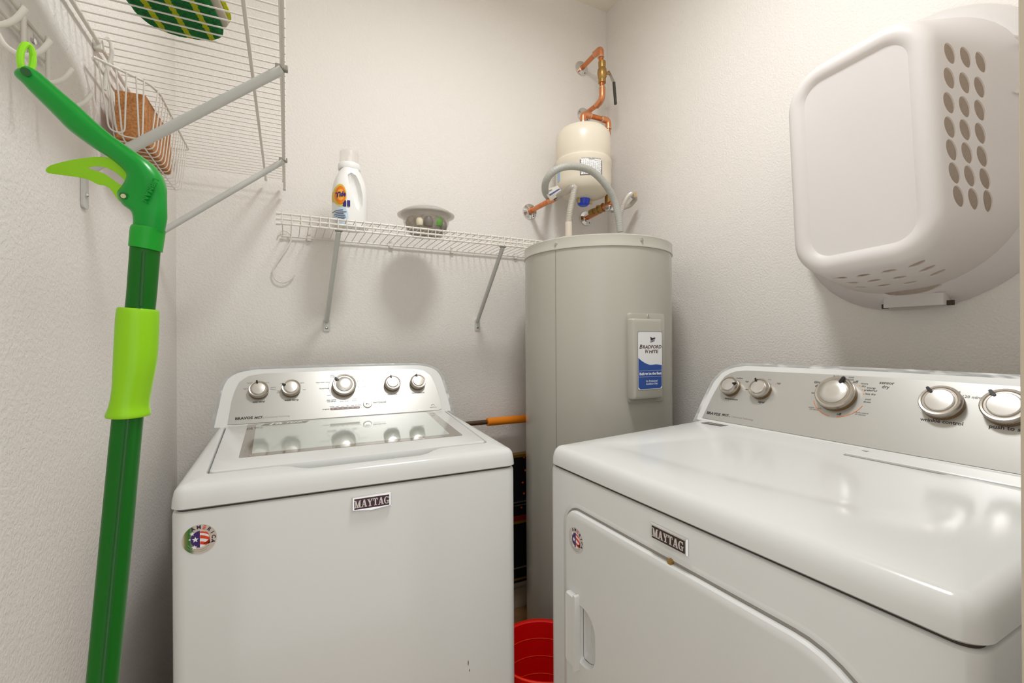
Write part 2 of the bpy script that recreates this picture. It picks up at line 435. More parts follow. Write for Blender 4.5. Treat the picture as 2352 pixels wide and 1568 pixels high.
rings = [ring3(inner(.004), lambda x, y: seam), ring3(inner(-.001), lambda x, y: seam+.003), ring3(inner(.0), lambda x, y: seam+.016)]
for d, dz in ((.003, -.011), (.007, -.0055), (.012, -.0018), (.019, 0)): rings.append(ring_deck(inner(d), dz))
g0 = bulge(lidring(.0045), .040)
rings += [ring_deck(g0, 0), ring_deck(bulge(lidring(.0035), .039), -.0015), ring_deck(bulge(lidring(.003), .030), -.012), ring_deck(lidring(-.004), -.017)]
part('top_deck', MB().loft(rings), ENAMEL, t)
lid = part('lid', MB().loft([ring_deck(lidring(-.002), -.015), ring_deck(lidring(0), -.012), ring_deck(lidring(0), -.001), ring_deck(inset(lidring(0), .0012), .0015), ring_deck(inset(lidring(0), .004), .0025)]), ENAMEL, t)
def quadplate(c, r, z0, z1): p = rquad(c, r, 5, 2); return MB().loft([ring_deck(p, z0), ring_deck(p, z1)])
part('window_border', quadplate([(.090, .155), (.599, .160), (.614, .515), (.078, .515)], [.006, .006, .001, .001], .0015, .0031), GLBORDER, lid)
part('window_glass', quadplate([(.113, .180), (.571, .185), (.590, .5), (.100, .5)], [.004, .004, .012, .012], .002, .0034), LIDGLASS, lid)
# warranty print seen at the back edge of the window
outer = [(-.0, .003), (.004, .04), (.015, .13), (.027, .155), (.050, .169), (.091, .177), (.339, .1785), (.587, .177), (.628, .169), (.651, .155), (.663, .13), (.674, .04), (.678, .003)]
silver = [(.030, .008), (.036, .08), (.044, .118), (.052, .138), (.072, .156), (.109, .163), (.339, .166), (.569, .163), (.606, .156), (.626, .138), (.634, .118), (.642, .08), (.650, .012), (.644, .006), (.036, .006)]
console(t, Mp, outer, silver, .055, None)
part('console_lip', MB().tube([Mp @ Vector((x, -.004+.0, .004)) for x in (.012, .34, .664)], .0055, 10), PLWHITE, t)
Mpw = Wm @ Mp
def WU(x, y): return uvhit(Mpw, x, y)
for px, py, R, a in ((595, 897, .0265, 12), (669, 893, .0265, 68), (790, 886, .036, 52), (900, 882, .0262, 12), (958, 879, .0262, 12)):
    u, v = WU(px, py); v -= .003
    knob(t, Mp, u, v, R, radians(a))
sc6 = lambda a, b: (480+a/3.267, 830+b/3.267)
PR = MB(); PG = MB()
def P6(mb, s, a, b, size, bold=0, align='CENTER', Mp=Mp, shear=0, sx=1):
    u, v = WU(*sc6(a, b)); text(mb, s, size, Mp @ Matrix.Translation((u, v, .0019)), align, bold, shear, ext=.0001, sx=sx)
def P4(mb, s, a, b, size, bold=0, align='CENTER'):
    u, v = WU(550+a/7.587, 860+b/7.587); text(mb, s, size, Mp @ Matrix.Translation((u, v, .0019)), align, bold, ext=.0001)
P6(PR, 'BRAVOS', 263, 428, .0108, .0005, sx=1.1); P6(PR, 'MCT', 370, 423, .0098, .0004, shear=.2)
P6(PG, 'Maytag Commercial Technology', 487, 417, .0065)
P6(PR, 'soil level', 375, 304, .0088, .0002); P6(PR, 'wash temp', 621, 290, .0088, .0002)
P6(PR, 'extra rinse', 1376, 247, .0074, .0001); P6(PR, 'fabric softener', 1570, 236, .0074, .0001)
P6(PR, 'start/pause', 1280, 306, .0092, .0002); P6(PG, 'hold 3 sec. to cancel', 1281, 325, .0045)
for s, a, b in (('light', 110, 252), ('medium', 205, 150), ('heavy', 468, 140)): P4(PG, s, a, b, .0072, .0001)
P4(PG, 'extra\nheavy', 590, 243, .0066, .0001)
for s, a, b in (('tap\ncold', 678, 303), ('cold', 742, 160), ('cool', 912, 104), ('warm', 1085, 148), ('hot', 1130, 266), ('bulky/\nsheets', 1625, 30), ('normal', 1802, 4), ('wrinkle control', 2030, 28), ('deep water wash', 1450, 140), ('hand wash', 2110, 110), ('cold wash', 2140, 216), ('soak', 1560, 365), ('drain & spin', 1832, 466), ('rinse\n& spin', 2005, 440)):
    P4(PG, s, a, b, .0058, .0001)
P4(PR, 'PowerWash', 1480, 247, .0058, .0001); P4(PR, 'clean washer\nwith affresh', 1605, 460, .0055, .0001)
P4(PR, 'progress', 1507, 607, .0056, .0001)
for s, a, b in (('sensing', 1612, 563), ('wash', 1706, 556), ('rinse', 1795, 552), ('spin', 1885, 547), ('done', 1972, 543), ('lid locked', 2070, 534)): P4(PR, s, a, b, .0046, .0001)
u, v = WU(790, 886); 
ringp = ellipse(u, v-.003, .046, .046, 48)
PG.loft([[Mp @ Vector((x, y, .0019)) for x, y in ellipse(u, v-.003, .0455, .0455, 48)], [Mp @ Vector((x, y, .0020)) for x, y in ellipse(u, v-.003, .0463, .0463, 48)]], False, False)
part('console_lettering', PR, DARK, t); part('console_small_print', PG, GREYP, t)
u, v = WU(*sc6(1680, 330)); e = MB().tube([Mp @ Vector((u+x, v+y, .002)) for x, y in ((-.006, -.001), (-.003, .003), (.002, .003), (.006, -.001))], .0006, 6)
text(e, 'high efficiency', .0042, Mp @ Matrix.Translation((u, v-.007, .0019)), ext=.0001); part('efficiency_mark', e, DARK, t)
a = WU(*sc6(908, 358)); b_ = WU(*sc6(1133, 345)); 
Mb = Mp @ Matrix.Translation((a[0], a[1], .0018)) @ Matrix.Rotation(atan2(b_[1]-a[1], b_[0]-a[0]), 4, 'Z'); ln = sqrt((a[0]-b_[0])**2+(a[1]-b_[1])**2)
pb = part('progress_bar', MB().prism(rrect(0, -.004, ln, .004, .0039, 6), 0, .0006, Mb), mat('progress_window', (150, 132, 124), .3), t)
for k in range(6): part('indicator', MB().prism(rrect(ln*(.06+k*.165), -.0015, ln*(.06+k*.165)+ln*.07, .0015, .001, 3), .0006, .0009, Mb), mat('indicator_lens', (185, 172, 165), .3), pb)
u, v = WU(*sc6(1189, 321)); Mb = Mp @ Matrix.Translation((u, v, .0018))
bt = part('start_button', MB().lathe([(.0135, 0), (.0135, .0015), (.012, .003), (.001, .0034)], 32, Mb), mat('button_silver', (205, 203, 198), .25, metal=.6), t)
part('start_symbol', MB().prism([(-.004, -.003), (.001, 0), (-.004, .003)], .0034, .0037, Mb).box((.002, -.003, .0034), (.003, .003, .0037), Mb).box((.004, -.003, .0034), (.005, .003, .0037), Mb), DARK, bt)
# '10 YEAR' plate lying on the lid at the back of the window
Ml = frameM((.175, .487, zt(0, .487)+.0034), (1, 0, 0), (0, 1, .042))
wpl = part('warranty_plate', MB().prism([(-.062, -.014), (.052, -.014), (.062, .014), (-.052, .014)], 0, .0004, Ml), mat('warranty_grey', (128, 122, 118), .25), lid)
l = MB(); text(l, '10', .026, Ml @ Matrix.Translation((-.030, 0, .0004)), bold=.001, shear=.3, ext=.0001, sx=1.3); text(l, 'YEAR', .013, Ml @ Matrix.Translation((.022, .005, .0004)), bold=.0004, ext=.0001, sx=1.4); text(l, 'LIMITED PARTS WARRANTY', .0055, Ml @ Matrix.Translation((.022, -.006, .0004)), ext=.0001)
part('warranty_lettering', l, WHITEL, wpl)
Mfw = frameM((0, -.0002, 0), (1, 0, 0), (0, 0, 1))
badge(t, Mfw @ Matrix.Translation((.343, .8295, 0)), .078, .030, mat('badge_purple', (64, 22, 44), .3))
GRN = mat('sticker_green', (205, 190, 172), .25, metal=.2)
nt = GRN.node_tree; b = nt.nodes['Principled BSDF']; tc = nt.nodes['Texture Coordinate']; sx_ = nt.nodes.new('ShaderNodeSeparateXYZ'); rp = nt.nodes.new('ShaderNodeValToRGB')
nt.links.new(tc.outputs['Generated'], sx_.inputs[0]); nt.links.new(sx_.outputs[0], rp.inputs[0]); nt.links.new(rp.outputs[0], b.inputs['Base Color'])
rp.color_ramp.elements[0].color = lin((206, 192, 175)); rp.color_ramp.elements[0].position = .02; rp.color_ramp.elements[1].color = lin((206, 194, 182)); rp.color_ramp.elements[1].position = .36
for p_, c_ in ((.09, (120, 130, 70)), (.2, (40, 110, 35)), (.28, (110, 140, 90))): e = rp.color_ramp.elements.new(p_); e.color = lin(c_)
sticker(t, Mfw @ Matrix.Translation((.0445, .8085, 0)), .0262, GRN)
for x, z, hh in ((.553, .430, .012), (.556, .412, .006)): part('stain', MB().prism(ellipse(x, z, .0015, hh/2, 10), -.0001, .00015, Mfw), mat('brown_stain', (150, 140, 110), .7), t)

# ---- dryer
W2 = .745
t, Wm, _, Mp, cab, base = appliance('dryer', 'white front-loading dryer with a wide silver console, along the right wall', (.552, .925, 0), radians(-90)+.015, W2, .70, .871, None, None, ((.505, .935), (.590, 1.075)), None, None)
zt = lambda x, y: .916+.038*y - .008*max(0, (x-W2*.5)/(W2*.5))**2*0
ob = rrect(0, 0, W2, .70, [.026, .028, .01, .01], 8, 30)
seam = .8738
rings = [ring3(inner(.004), lambda x, y: seam), ring3(inner(.0), lambda x, y: seam+.003), ring3(inner(.001), lambda x, y: seam+.018)]
for d, dz in ((.004, -.014), (.008, -.007), (.014, -.002), (.0215, 0)): rings.append(ring_deck(inner(d), dz))
def crease(off):
    p = rquad([(.075+off, .10+off), (.67-off, .17+off), (.60-off, .44-off), (.16+off, .44-off)], [.03, .05, .05, .05], 8, 30)
    return [(x, y-.025*sin(pi*min(1, max(0, (x-.075)/.6)))*(1 if y < .2 else 0)) for x, y in p]
rings += [ring_deck(crease(0), .002), ring_deck(crease(.015), -.0005), ring_deck(crease(.04), -.0010)]
part('top_deck', MB().loft(rings), ENAMEL, t)
outer = [(-.004, .003), (-.001, .064), (.004, .12), (.020, .152), (.046, .169), (.082, .1765), (.313, .1785), (.43, .1785), (.663, .1765), (.699, .169), (.725, .152), (.741, .12), (.746, .064), (.749, .003)]
silver = [(.012, .006), (.018, .08), (.024, .115), (.032, .142), (.053, .157), (.087, .163), (.37, .1665), (.658, .163), (.692, .157), (.713, .142), (.721, .115), (.727, .08), (.733, .006)]
console(t, Mp, outer, silver, .055, None)
part('console_lip', MB().tube([Mp @ Vector((x, -.003, .004)) for x in (.005, .37, .74)], .0055, 10), PLWHITE, t)
Mpw = Wm @ Mp
k7 = lambda a, b: (1600+a/3.128, 830+b/3.128)
for a, b, R, an in ((255, 182, .0265, -78), (470, 200, .0265, 28), (1012, 235, .040, -22), (1768, 300, .0325, 42), (2230, 335, .0325, 400)):
    u, v = WU(*k7(a, b)); knob(t, Mp, u+.002, v-.004, R, radians(an), h=.023)
PR = MB(); PG = MB(); PO = MB()
def P7(mb, s, a, b, size, bold=0, align='CENTER', sx=1, shear=0):
    u, v = WU(*k7(a, b)); text(mb, s, size, Mp @ Matrix.Translation((u, v, .0019)), align, bold, shear, ext=.0001, sx=sx)
P7(PR, 'BRAVOS', 124, 377, .0108, .0005, sx=1.1); P7(PR, 'MCT', 207, 387, .0092, .0004, shear=.2); P7(PG, 'Maytag Commercial Technology', 303, 405, .0065)
P7(PR, 'temperature', 251, 271, .0078, .0002); P7(PR, 'signal', 467, 293, .0080, .0002)
for s, a, b in (('air', 180, 188), ('medium', 312, 122), ('high', 366, 146), ('sanitize', 377, 204), ('low', 527, 132), ('high', 594, 160), ('freshen up', 1031, 112), ('cool\ndown', 1112, 125), ('30', 1012, 135), ('20', 1048, 130), ('more\ndry', 1207, 171), ('energy\npreferred', 1255, 202), ('less dry', 1252, 237), ('cool\ndown', 1231, 284), ('sanitize', 857, 229), ('70', 893, 205), ('60', 911, 183), ('50', 944, 160), ('40', 978, 146)):
    P7(PR if len(s) > 3 else PG, s, a, b, .0062, .0001)
for s, a, b, z in (('timed\ndry', 880, 165, .0098), ('sensor\ndry', 1365, 172, .0098), ('off', 1143, 150, .0092), ('off', 876, 264, .0088), ('off', 1025, 381, .0082), ('wrinkle control\n120 minutes', 850, 341, .0045), ('wrinkle control\n60 minutes', 1181, 378, .0045), ('wrinkle control', 1760, 434, .0100), ('60 minutes', 1814, 215, .0078), ('120 minutes', 2008, 262, .0078), ('off', 1680, 237, .0078)):
    P7(PR if z > .008 else PG, s, a, b, z, .0002)
P7(PR, 'push to start', 2262, 486, .0105, .0002)
u, v = WU(*k7(1030, 245))
for a0, a1 in ((-22, -82), (-98, -158)):
    pts = [(u+.054*cos(radians(a)), v+.054*sin(radians(a))) for a in [a0+(a1-a0)*i/10 for i in range(11)]]
    PO.tube([Mp @ Vector((x, y, .0019)) for x, y in pts], .0008, 6)
for a, b in ((1175, 178), (1193, 206), (1203, 236), (1907, 264), (572, 165)):
    q = WU(*k7(a, b)); PO.prism(ellipse(q[0], q[1], .0015, .0015, 8), .0018, .0020, Mp)
part('console_lettering', PR, DARK, t); part('console_small_print', PG, GREYP, t); part('orange_marks', PO, ORANGEP, t)
Ml = frameM((.078, .474, zt(0, .474)+.0012), (1, 0, 0), (0, 1, .042))
wpl = part('warranty_plate', MB().prism([(-.034, -.012), (.028, -.012), (.034, .012), (-.028, .012)], 0, .0006, Ml), mat('warranty_dark', (96, 88, 84), .35), t)
l = MB(); text(l, '10', .016, Ml @ Matrix.Translation((-.016, .001, .0006)), bold=.0005, shear=.3, ext=.0001, sx=1.15); text(l, 'YEAR', .006, Ml @ Matrix.Translation((.010, .004, .0006)), ext=.0001, sx=1.3); text(l, 'LIMITED PARTS\nWARRANTY', .0030, Ml @ Matrix.Translation((.010, -.003, .0006)), ext=.00005)
part('warranty_lettering', l, mat('warranty_pale', (178, 172, 166), .4), wpl)
ls = part('lint_screen_lid', MB().loft([ring_deck(p_, z_) for p_, z_ in ((rrect(.415, .43, .70, .488, .004, 3, 2), -.001), (rrect(.415, .43, .70, .488, .004, 3, 2), .0035), (rrect(.4165, .4315, .6985, .4865, .003, 3, 2), .005))]), PLWHITE, t)
part('lint_screen_seam', MB().loft([ring_deck(rrect(.4130, .4275, .7022, .4900, .004, 3, 2), z_) for z_ in (-.001, .0006)]), mat('soft_seam', (150, 145, 138), .6), t)
part('lint_screen_arrow', MB().loft([ring_deck([(.425, .470), (.437, .464), (.437, .476)], z_) for z_ in (.005, .0052)]), GREYP, ls)
# door: recessed rounded panel standing in a groove
Mf = frameM((0, 0, 0), (1, 0, 0), (0, 0, 1))
door = rrect(.078, .10, .690, .800, [.05, .05, .115, .045], 10)
part('door_seam', MB().loft([[Mf @ Vector((x, y, n)) for x, y in p_] for p_, n in ((inset(door, -.0045), -.001), (inset(door, -.0045), .0003))]), mat('soft_seam', (150, 145, 138), .6), t)
part('door_frame', MB().loft([[Mf @ Vector((x, y, n)) for x, y in inset(door, d_)] for d_, n in ((-.014, .0), (-.011, .0010), (-.008, .0012), (-.0055, .0010), (-.0045, .0))], False, False), ENAMEL, t)
dr = MB().loft([[Mf @ Vector((x, y, n)) for x, y in inset(door, d_)] for d_, n in ((.0, -.001), (.0, .0045), (.0025, .0085), (.008, .0105), (.014, .011))])
dro = part('door', dr, ENAMEL, t)
h0, h1, v0, v1 = .098, .136, .478, .628
hd = MB().loft([[Mf @ Vector((x, y, n)) for x, y in p_] for p_, n in ((rrect(h0, v0, h1, v1, .008, 4), .008), (rrect(h0, v0, h1, v1, .008, 4), .018), (rrect(h0+.003, v0+.003, h1-.003, v1-.003, .006, 4), .0215))])
hg = part('door_handle', hd, PLWHITE, dro)
part('handle_flange', MB().loft([[Mf @ Vector((x, y, n)) for x, y in p_] for p_, n in ((rrect(h1-.006, v0-.004, h1+.001, v1+.004, .003, 3), .010), (rrect(h1-.006, v0-.004, h1+.001, v1+.004, .003, 3), .023))]), PLWHITE, hg)
# finger scoop: dished surface let into the door beside the handle
sc = rrect(h1-.002, .492, .190, .612, [.008, .042, .042, .008], 8)
# carve it for real with a cutter, then delete the cutter
cut = MB().loft([[Mf @ Vector((.150+(x-.150)*f_, .552+(y-.552)*f_, n)) for x, y in sc] for f_, n in ((1.06, .03), (1.0, .011), (.96, .004), (.80, -.009), (.45, -.015))])
def carve(o, cutter_mb, name='cutter'):
    c = make_obj(name, cutter_mb, MATS['white_plastic'], o.parent)
    m = o.modifiers.new('carve', 'BOOLEAN'); m.operation = 'DIFFERENCE'; m.solver = 'EXACT'; m.object = c
    for mode in (0, 1, 2):
        m.use_self = mode == 1
        if mode == 2: m.solver = 'FAST'
        bpy.context.view_layer.update()
        dg = bpy.context.evaluated_depsgraph_get(); me = bpy.data.meshes.new_from_object(o.evaluated_get(dg))
        if len(me.polygons) > len(o.data.polygons)*.6: break
    o.modifiers.remove(m); old = o.data; o.data = me; bpy.data.objects.remove(c)
    me.polygons.foreach_set('use_smooth', [True]*len(me.polygons)); me.set_sharp_from_angle(angle=radians(32))
carve(dro, cut)
cc = MB().loft([[Mf @ Vector((.150+(x-.150)*f_, .552+(y-.552)*f_, n)) for x, y in sc] for f_, n in ((1.02, .02), (1.0, .011), (.96, .004), (.80, -.009), (.45, -.0149))])
carve(cab, cc); 
sm = bpy.data.objects.get('door_seam'); carve(sm, cc)
badge(t, Mf @ Matrix.Translation((.374, .838, .0002)), .078, .0285, mat('badge_brown', (54, 32, 24), .3))
sticker(t, Mf @ Matrix.Translation((.126, .742, .0112)), .0262, mat('sticker_grey', (205, 200, 194), .3))
part('door_catch', MB().lathe([(.005, -.001), (.005, .006), (.003, .0065)], 14, Mf @ Matrix.Translation((.378, .803, 0))), BRASS, t)

# ------------------------------------------------------------------ water heater
HC, HR, HT = Vector((1.032, 1.376, 0)), .2644, 1.498
t = thing('water_heater', 'tall grey cylindrical electric water heater standing in the back right corner', 'water heater', HC)
n_ = 96
part('jacket', MB().lathe([(HR-.01, .03), (HR, .035), (HR, HT-.036)], n_, cap=False), HEATER, t)
part('base_ring', MB().lathe([(HR-.004, 0), (HR+.003, .004), (HR+.003, .05), (HR-.001, .052)], n_), HEATER, t)
lidp = MB().lathe([(HR-.002, HT-.040), (HR+.0035, HT-.039), (HR+.0035, HT-.036), (HR+.0022, HT-.034), (HR+.0022, HT-.004), (HR, HT-.001), (HR-.006, HT), (.001, HT+.002)], n_)
part('top_pan', lidp, HEATER, t)
sa = atan2(-.968, -.35)
part('jacket_seam', MB().box((-.0008, -.001, .05), (.0008, .0006, HT-.04), Matrix.Rotation(atan2(-.40, -.92), 4, 'Z') @ Matrix.Translation((HR, 0, 0)) @ Matrix.Rotation(pi/2, 4, 'Z')), mat('seam_grey', (150, 146, 135), .5), t)
for px in (1279, 1474):
    d = ray(px, 784).to_2d().normalized(); C2 = HC.to_2d(); b = d.dot(C2); tt = b-sqrt(b*b-(C2.length_squared-HR*HR)); q = d*tt-C2; a = atan2(q.y, q.x)
    Ms = Matrix.Rotation(a, 4, 'Z') @ Matrix.Translation((HR+.002, 0, HT-.018)) @ Matrix.Rotation(pi/2, 4, 'Y')
    sw = part('screw', MB().lathe([(.0065, 0), (.0065, .001), (.004, .0012), (.0038, .0045), (.001, .005)], 14, Ms), CHROME, t)
# access cover
def box_panel(name, x0, x1, z0, z1, y0, y1, r, m, parent, soft=.003, front_in=0.):
    mb = MB().loft([[Vector((x, y_, z)) for x, z in rrect(x0+i_, z0+i_, x1-i_, z1-i_, r, 5)] for y_, i_ in ((y0, 0), (y1+soft, 0), (y1+soft*.3, soft*.3+front_in*.5), (y1, soft+front_in))])
    return wpart(name, mb, m, parent)
fy = HC.y-HR
pa = onY(1445, 718, fy); pb_ = onY(1522, 920, fy)
cov = box_panel('access_cover', pa.x, 1.1035, pb_.z, pa.z, fy+.03, fy-.003, .008, HEATER, t, .001)
qa = onY(1454, 731, fy-.024); qb = onY(1523, 915, fy-.024)
ac = box_panel('cover_box', qa.x, qb.x, qb.z+.002, qa.z, fy, fy-.026, .005, HEATER, cov, .008)
yl = fy-.0262
la = onY(1464.5, 761, yl); lb = onY(1521, 892, yl); lw = lb.x-la.x; lh = la.z-lb.z
Ml = frameM((la.x, yl, lb.z), (1, 0, 0), (0, 0, 1))
lab = wpart('label', MB().prism(rrect(0, 0, lw, lh, .006, 6), 0, .0004, Ml), WHITEL, t); lab['label'] = 'white and blue label with maker name'
bl = []
N = 16
for i in range(N+1):
    s_ = i/N; bl.append((lw*(.02+.96*s_), lh*(.55-.13*(1-(1-min(1, s_/.62))**2) + (.015*sin(pi*max(0, (s_-.5)/.5)*.5) - .02*max(0, (s_-.75)/.25)))))
blue = [(lw*.02, lh*.05), (lw*.09, lh*.012), (lw*.91, lh*.012), (lw*.98, lh*.05)]+bl[::-1]
wpart('label_blue', MB().prism(blue, .0004, .0006, Ml), BLUEL, lab)
wpart('label_outline', MB().tube([Ml @ Vector((x, y, .0003)) for x, y in rrect(0, 0, lw, lh, .006, 6)], .0007, 6, closed=True), mat('label_edge', (120, 122, 128), .4), lab)
mr = MB()
for s, xa, xb, y, z in (('B', .055, .175, .735, .0180), ('RADFORD', .19, .965, .731, .0148), ('W', .27, .42, .655, .0175), ('HITE', .435, .83, .651, .0145)):
    text(mr, s, z, Ml @ Matrix.Translation((lw*(xa+xb)/2, lh*y, .0004)), bold=.0004, shear=.22, ext=.0001, fit=lw*(xb-xa))
mr.prism([(lw*.50, lh*.91), (lw*.53, lh*.86), (lw*.60, lh*.855), (lw*.72, lh*.885), (lw*.70, lh*.90), (lw*.60, lh*.888)], .0004, .0006, Ml)
wpart('label_maker_name', mr, MAROON, lab)
bb = MB()
for k in range(3):
    y = .865-.02*k; bb.prism([(lw*(.50-.01*k), lh*y), (lw*(.55-.01*k), lh*(y-.014)), (lw*(.70-.01*k), lh*(y+.008)), (lw*(.71-.01*k), lh*(y+.02)), (lw*(.56-.01*k), lh*(y))], .0004, .0006, Ml)
wpart('label_flag', bb, mat('navy_print', (50, 45, 90), .5), lab)
wt = MB(); text(wt, 'Built to be the Best', .0115, Ml @ Matrix.Translation((lw*.51, lh*.272, .0006)), bold=.0004, ext=.0001, fit=lw*.90)
text(wt, 'For Professional\nInstallation Only', .0085, Ml @ Matrix.Translation((lw*.56, lh*.12, .0006)), bold=.0001, shear=.2, ext=.0001, fit=lw*.48)
for y in (.325, .22): wt.box((lw*.05, lh*y-.0003, .0006), (lw*.97, lh*y+.0003, .0008), Ml)
wpart('label_lettering', wt, WHITEL, lab)
wpart('screw', MB().lathe([(.005, 0), (.005, .001), (.0038, .003), (.001, .0035)], 14, frameM(onY(1488, 725, fy-.003), (1, 0, 0), (0, 0, 1))), CHROME, t)
tb = onY(1372, 529, 1.16); wpart('top_bracket', MB().box((tb.x-.035, 1.30, HT), (tb.x+.035, 1.33, HT+.018)), HEATER, t, bevel=.002)

# ------------------------------------------------------------------ copper pipes, expansion tank, hoses
def escutcheon(px, py, name='wall_flange'):
    c = onY(px, py, YB); Me = frameM(c, (1, 0, 0), (0, 0, 1)); return c, Me
def flange(parent, px, py, R=.035):
    c, Me = escutcheon(px, py)
    o = wpart('wall_flange', MB().lathe([(R, 0), (R, .002), (R*.93, .006), (R*.5, .009), (R*.42, .012)], 36, Me), CHROME, parent)
    sc_ = wpart('flange_screw', MB().lathe([(.003, 0), (.003, .002), (.001, .003)], 8, Me @ Matrix.Translation((.016, -.020, .006))), BLACKP, o)
    return c
PIPES = thing('copper_water_pipe', 'copper cold water pipe with brass shut-off valve, topmost pipe on the back wall', 'pipe', onY(1335, 158, YB))
PY = 1.62; pr = .0085*1.25
def seg(name, pts, r, m, par, **k): return wpart(name, MB().tube(pts, r, 16), m, par, **k)
c1 = flange(PIPES, 1335, 158); A = onY(1380, 116, PY); c1b = Vector((c1.x, YB-.005, c1.z)); 
A1 = Vector((A.x, PY, c1.z)); Bz = onY(1383, 228, PY).z; X1 = onY(1383, 180, PY).x
seg('pipe', [c1b, Vector((A1.x, PY+.02, A1.z))], pr, COPPER, PIPES)
seg('elbow', fillet([A1+Vector((0, .042, 0)), A1, A1-Vector((0, 0, .036))], .020, 8), pr*1.28, COPPERO, PIPES)
B1 = Vector((X1, PY, Bz)); c2 = flange(PIPES, 1340, 265)
seg('pipe', [A1-Vector((0, 0, .02)), B1+Vector((0, 0, .02))], pr, COPPER, PIPES)
B2 = Vector((c2.x, PY+.115, c2.z))
seg('elbow', fillet([B1+Vector((0, 0, .050)), B1, B1+Vector((0, .042, -.010))], .022, 8), pr*1.28, COPPERO, PIPES)
seg('pipe', [B1+Vector((0, .03, -.008)), Vector((c2.x, YB-.005, c2.z))], pr, COPPER, PIPES)
for p in (A1-Vector((0, 0, .037)), B1+Vector((0, 0, .051))): seg('solder_ring', [p+Vector((0, 0, -.0018)), p+Vector((0, 0, .0018))], pr*1.36, SOLDER, PIPES)
seg('solder_ring', [A1+Vector((0, .041, 0)), A1+Vector((0, .0445, 0))], pr*1.36, SOLDER, PIPES)
vt = onY(1384, 142, PY).z; vb = onY(1385, 192, PY).z; vm = (vt+vb)/2
Mv = Matrix.Translation((X1, PY, 0))
valve = wpart('ball_valve', MB().lathe([(.0125, vb), (.0165, vb+.001), (.0165, vb+.016), (.014, vb+.018), (.019, vb+.026), (.021, vm-.002), (.019, vm+.014), (.015, vm+.020), (.0165, vt-.018), (.0165, vt-.001), (.0125, vt)], 12, Mv), BRASS, PIPES)
wpart('valve_stem', MB().tube([Vector((X1+.015, PY-.004, vm)), Vector((X1+.036, PY-.008, vm))], .006, 10), BRASS, valve)
lv = [Vector((X1+.026, PY-.010, vm+.008)), Vector((X1+.036, PY-.010, vm-.004)), onY(1410, 190, PY-.012), onY(1414, 240, PY-.014)]
def strip(pts, w_, th, M=None):
    P = [Vector(p) for p in pts]; mb = MB(); rings = []
    for i, p in enumerate(P):
        d = (P[min(i+1, len(P)-1)]-P[max(i-1, 0)]).normalized(); s_ = Vector((0, 1, 0)); nn = d.cross(s_).normalized()
        rings.append([p+s_*a*w_/2+nn*b*th/2 for a, b in ((-1, -1), (1, -1), (1, 1), (-1, 1))])
    return mb.loft(rings)
wpart('valve_lever', strip(lv[:3], .013, .003), mat('lever_steel', (176, 172, 164), .3, metal=.6), valve)
wpart('lever_grip', strip([lv[2]+Vector((0, 0, .004)), lv[2]+(lv[3]-lv[2])*.1, lv[2]+(lv[3]-lv[2])*.9, lv[3]], .012, .009), mat('dark_olive_grip', (62, 62, 52), .5), valve, bevel=.002)
# expansion tank with its riser
TP = thing('riser_pipe', 'copper riser pipe from the expansion tank top down to the brass tee', 'pipe', onY(1345, 502, YB))
TY = 1.60
E2 = onY(1339, 262, TY); E3 = Vector((onY(1397, 268, TY).x, TY, E2.z)); tb_ = onY(1338, 297, TY).z
tcx = E2.x
seg('pipe', [Vector((tcx, TY, tb_-.01)), Vector((tcx, TY, E2.z-.01))], pr, COPPER, TP)
seg('elbow', fillet([E2-Vector((0, 0, .034)), E2, E2+Vector((.036, 0, 0))], .018, 8), pr*1.28, COPPERO, TP)
seg('pipe', [E2+Vector((.02, 0, 0)), E3-Vector((.02, 0, 0))], pr, COPPER, TP)
seg('elbow', fillet([E3-Vector((.036, 0, 0)), E3, E3-Vector((0, 0, .034))], .018, 8), pr*1.28, COPPERO, TP)
c4 = onY(1345, 502, YB)
tee = Vector((E3.x-.004, TY, c4.z+.012)); seg('pipe', [E3-Vector((0, 0, .02)), tee], pr, COPPER, TP)
for p, d in ((E2-Vector((0, 0, .035)), Vector((0, 0, 1))), (E3-Vector((0, 0, .035)), Vector((0, 0, 1))), (E2+Vector((.037, 0, 0)), Vector((1, 0, 0))), (E3-Vector((.037, 0, 0)), Vector((1, 0, 0)))):
    seg('solder_ring', [p-d*.0018, p+d*.0018], pr*1.36, SOLDER, TP)
flange(TP, 1345, 502)
seg('pipe', [Vector((c4.x, YB-.004, c4.z)), Vector((tee.x, TY-.05, tee.z-.002))], pr, COPPER, TP)
seg('tee_fitting', [tee+Vector((0, .04, 0)), tee+Vector((0, -.034, 0))], pr*1.35, COPPERO, TP)
seg('tee_branch', [tee, tee+Vector((0, 0, .040))], pr*1.35, BRASS, TP)
for k, (a, b, rr) in enumerate(((.155, .125, 1.5), (.125, .100, 1.25), (.100, .088, 1.9), (.088, .066, 1.55), (.066, .056, 1.9))):
    wpart('union_fitting', MB().tube([Vector((tee.x, TY+a-.03, tee.z)), Vector((tee.x, TY+b-.03, tee.z))], pr*rr, 6 if rr > 1.8 else 14), BRASS, TP)
wpart('ground_clamp', MB().box((tee.x-.030, TY-.045, tee.z-.034), (tee.x+.016, TY-.015, tee.z-.012)), CHROME, TP, bevel=.003)

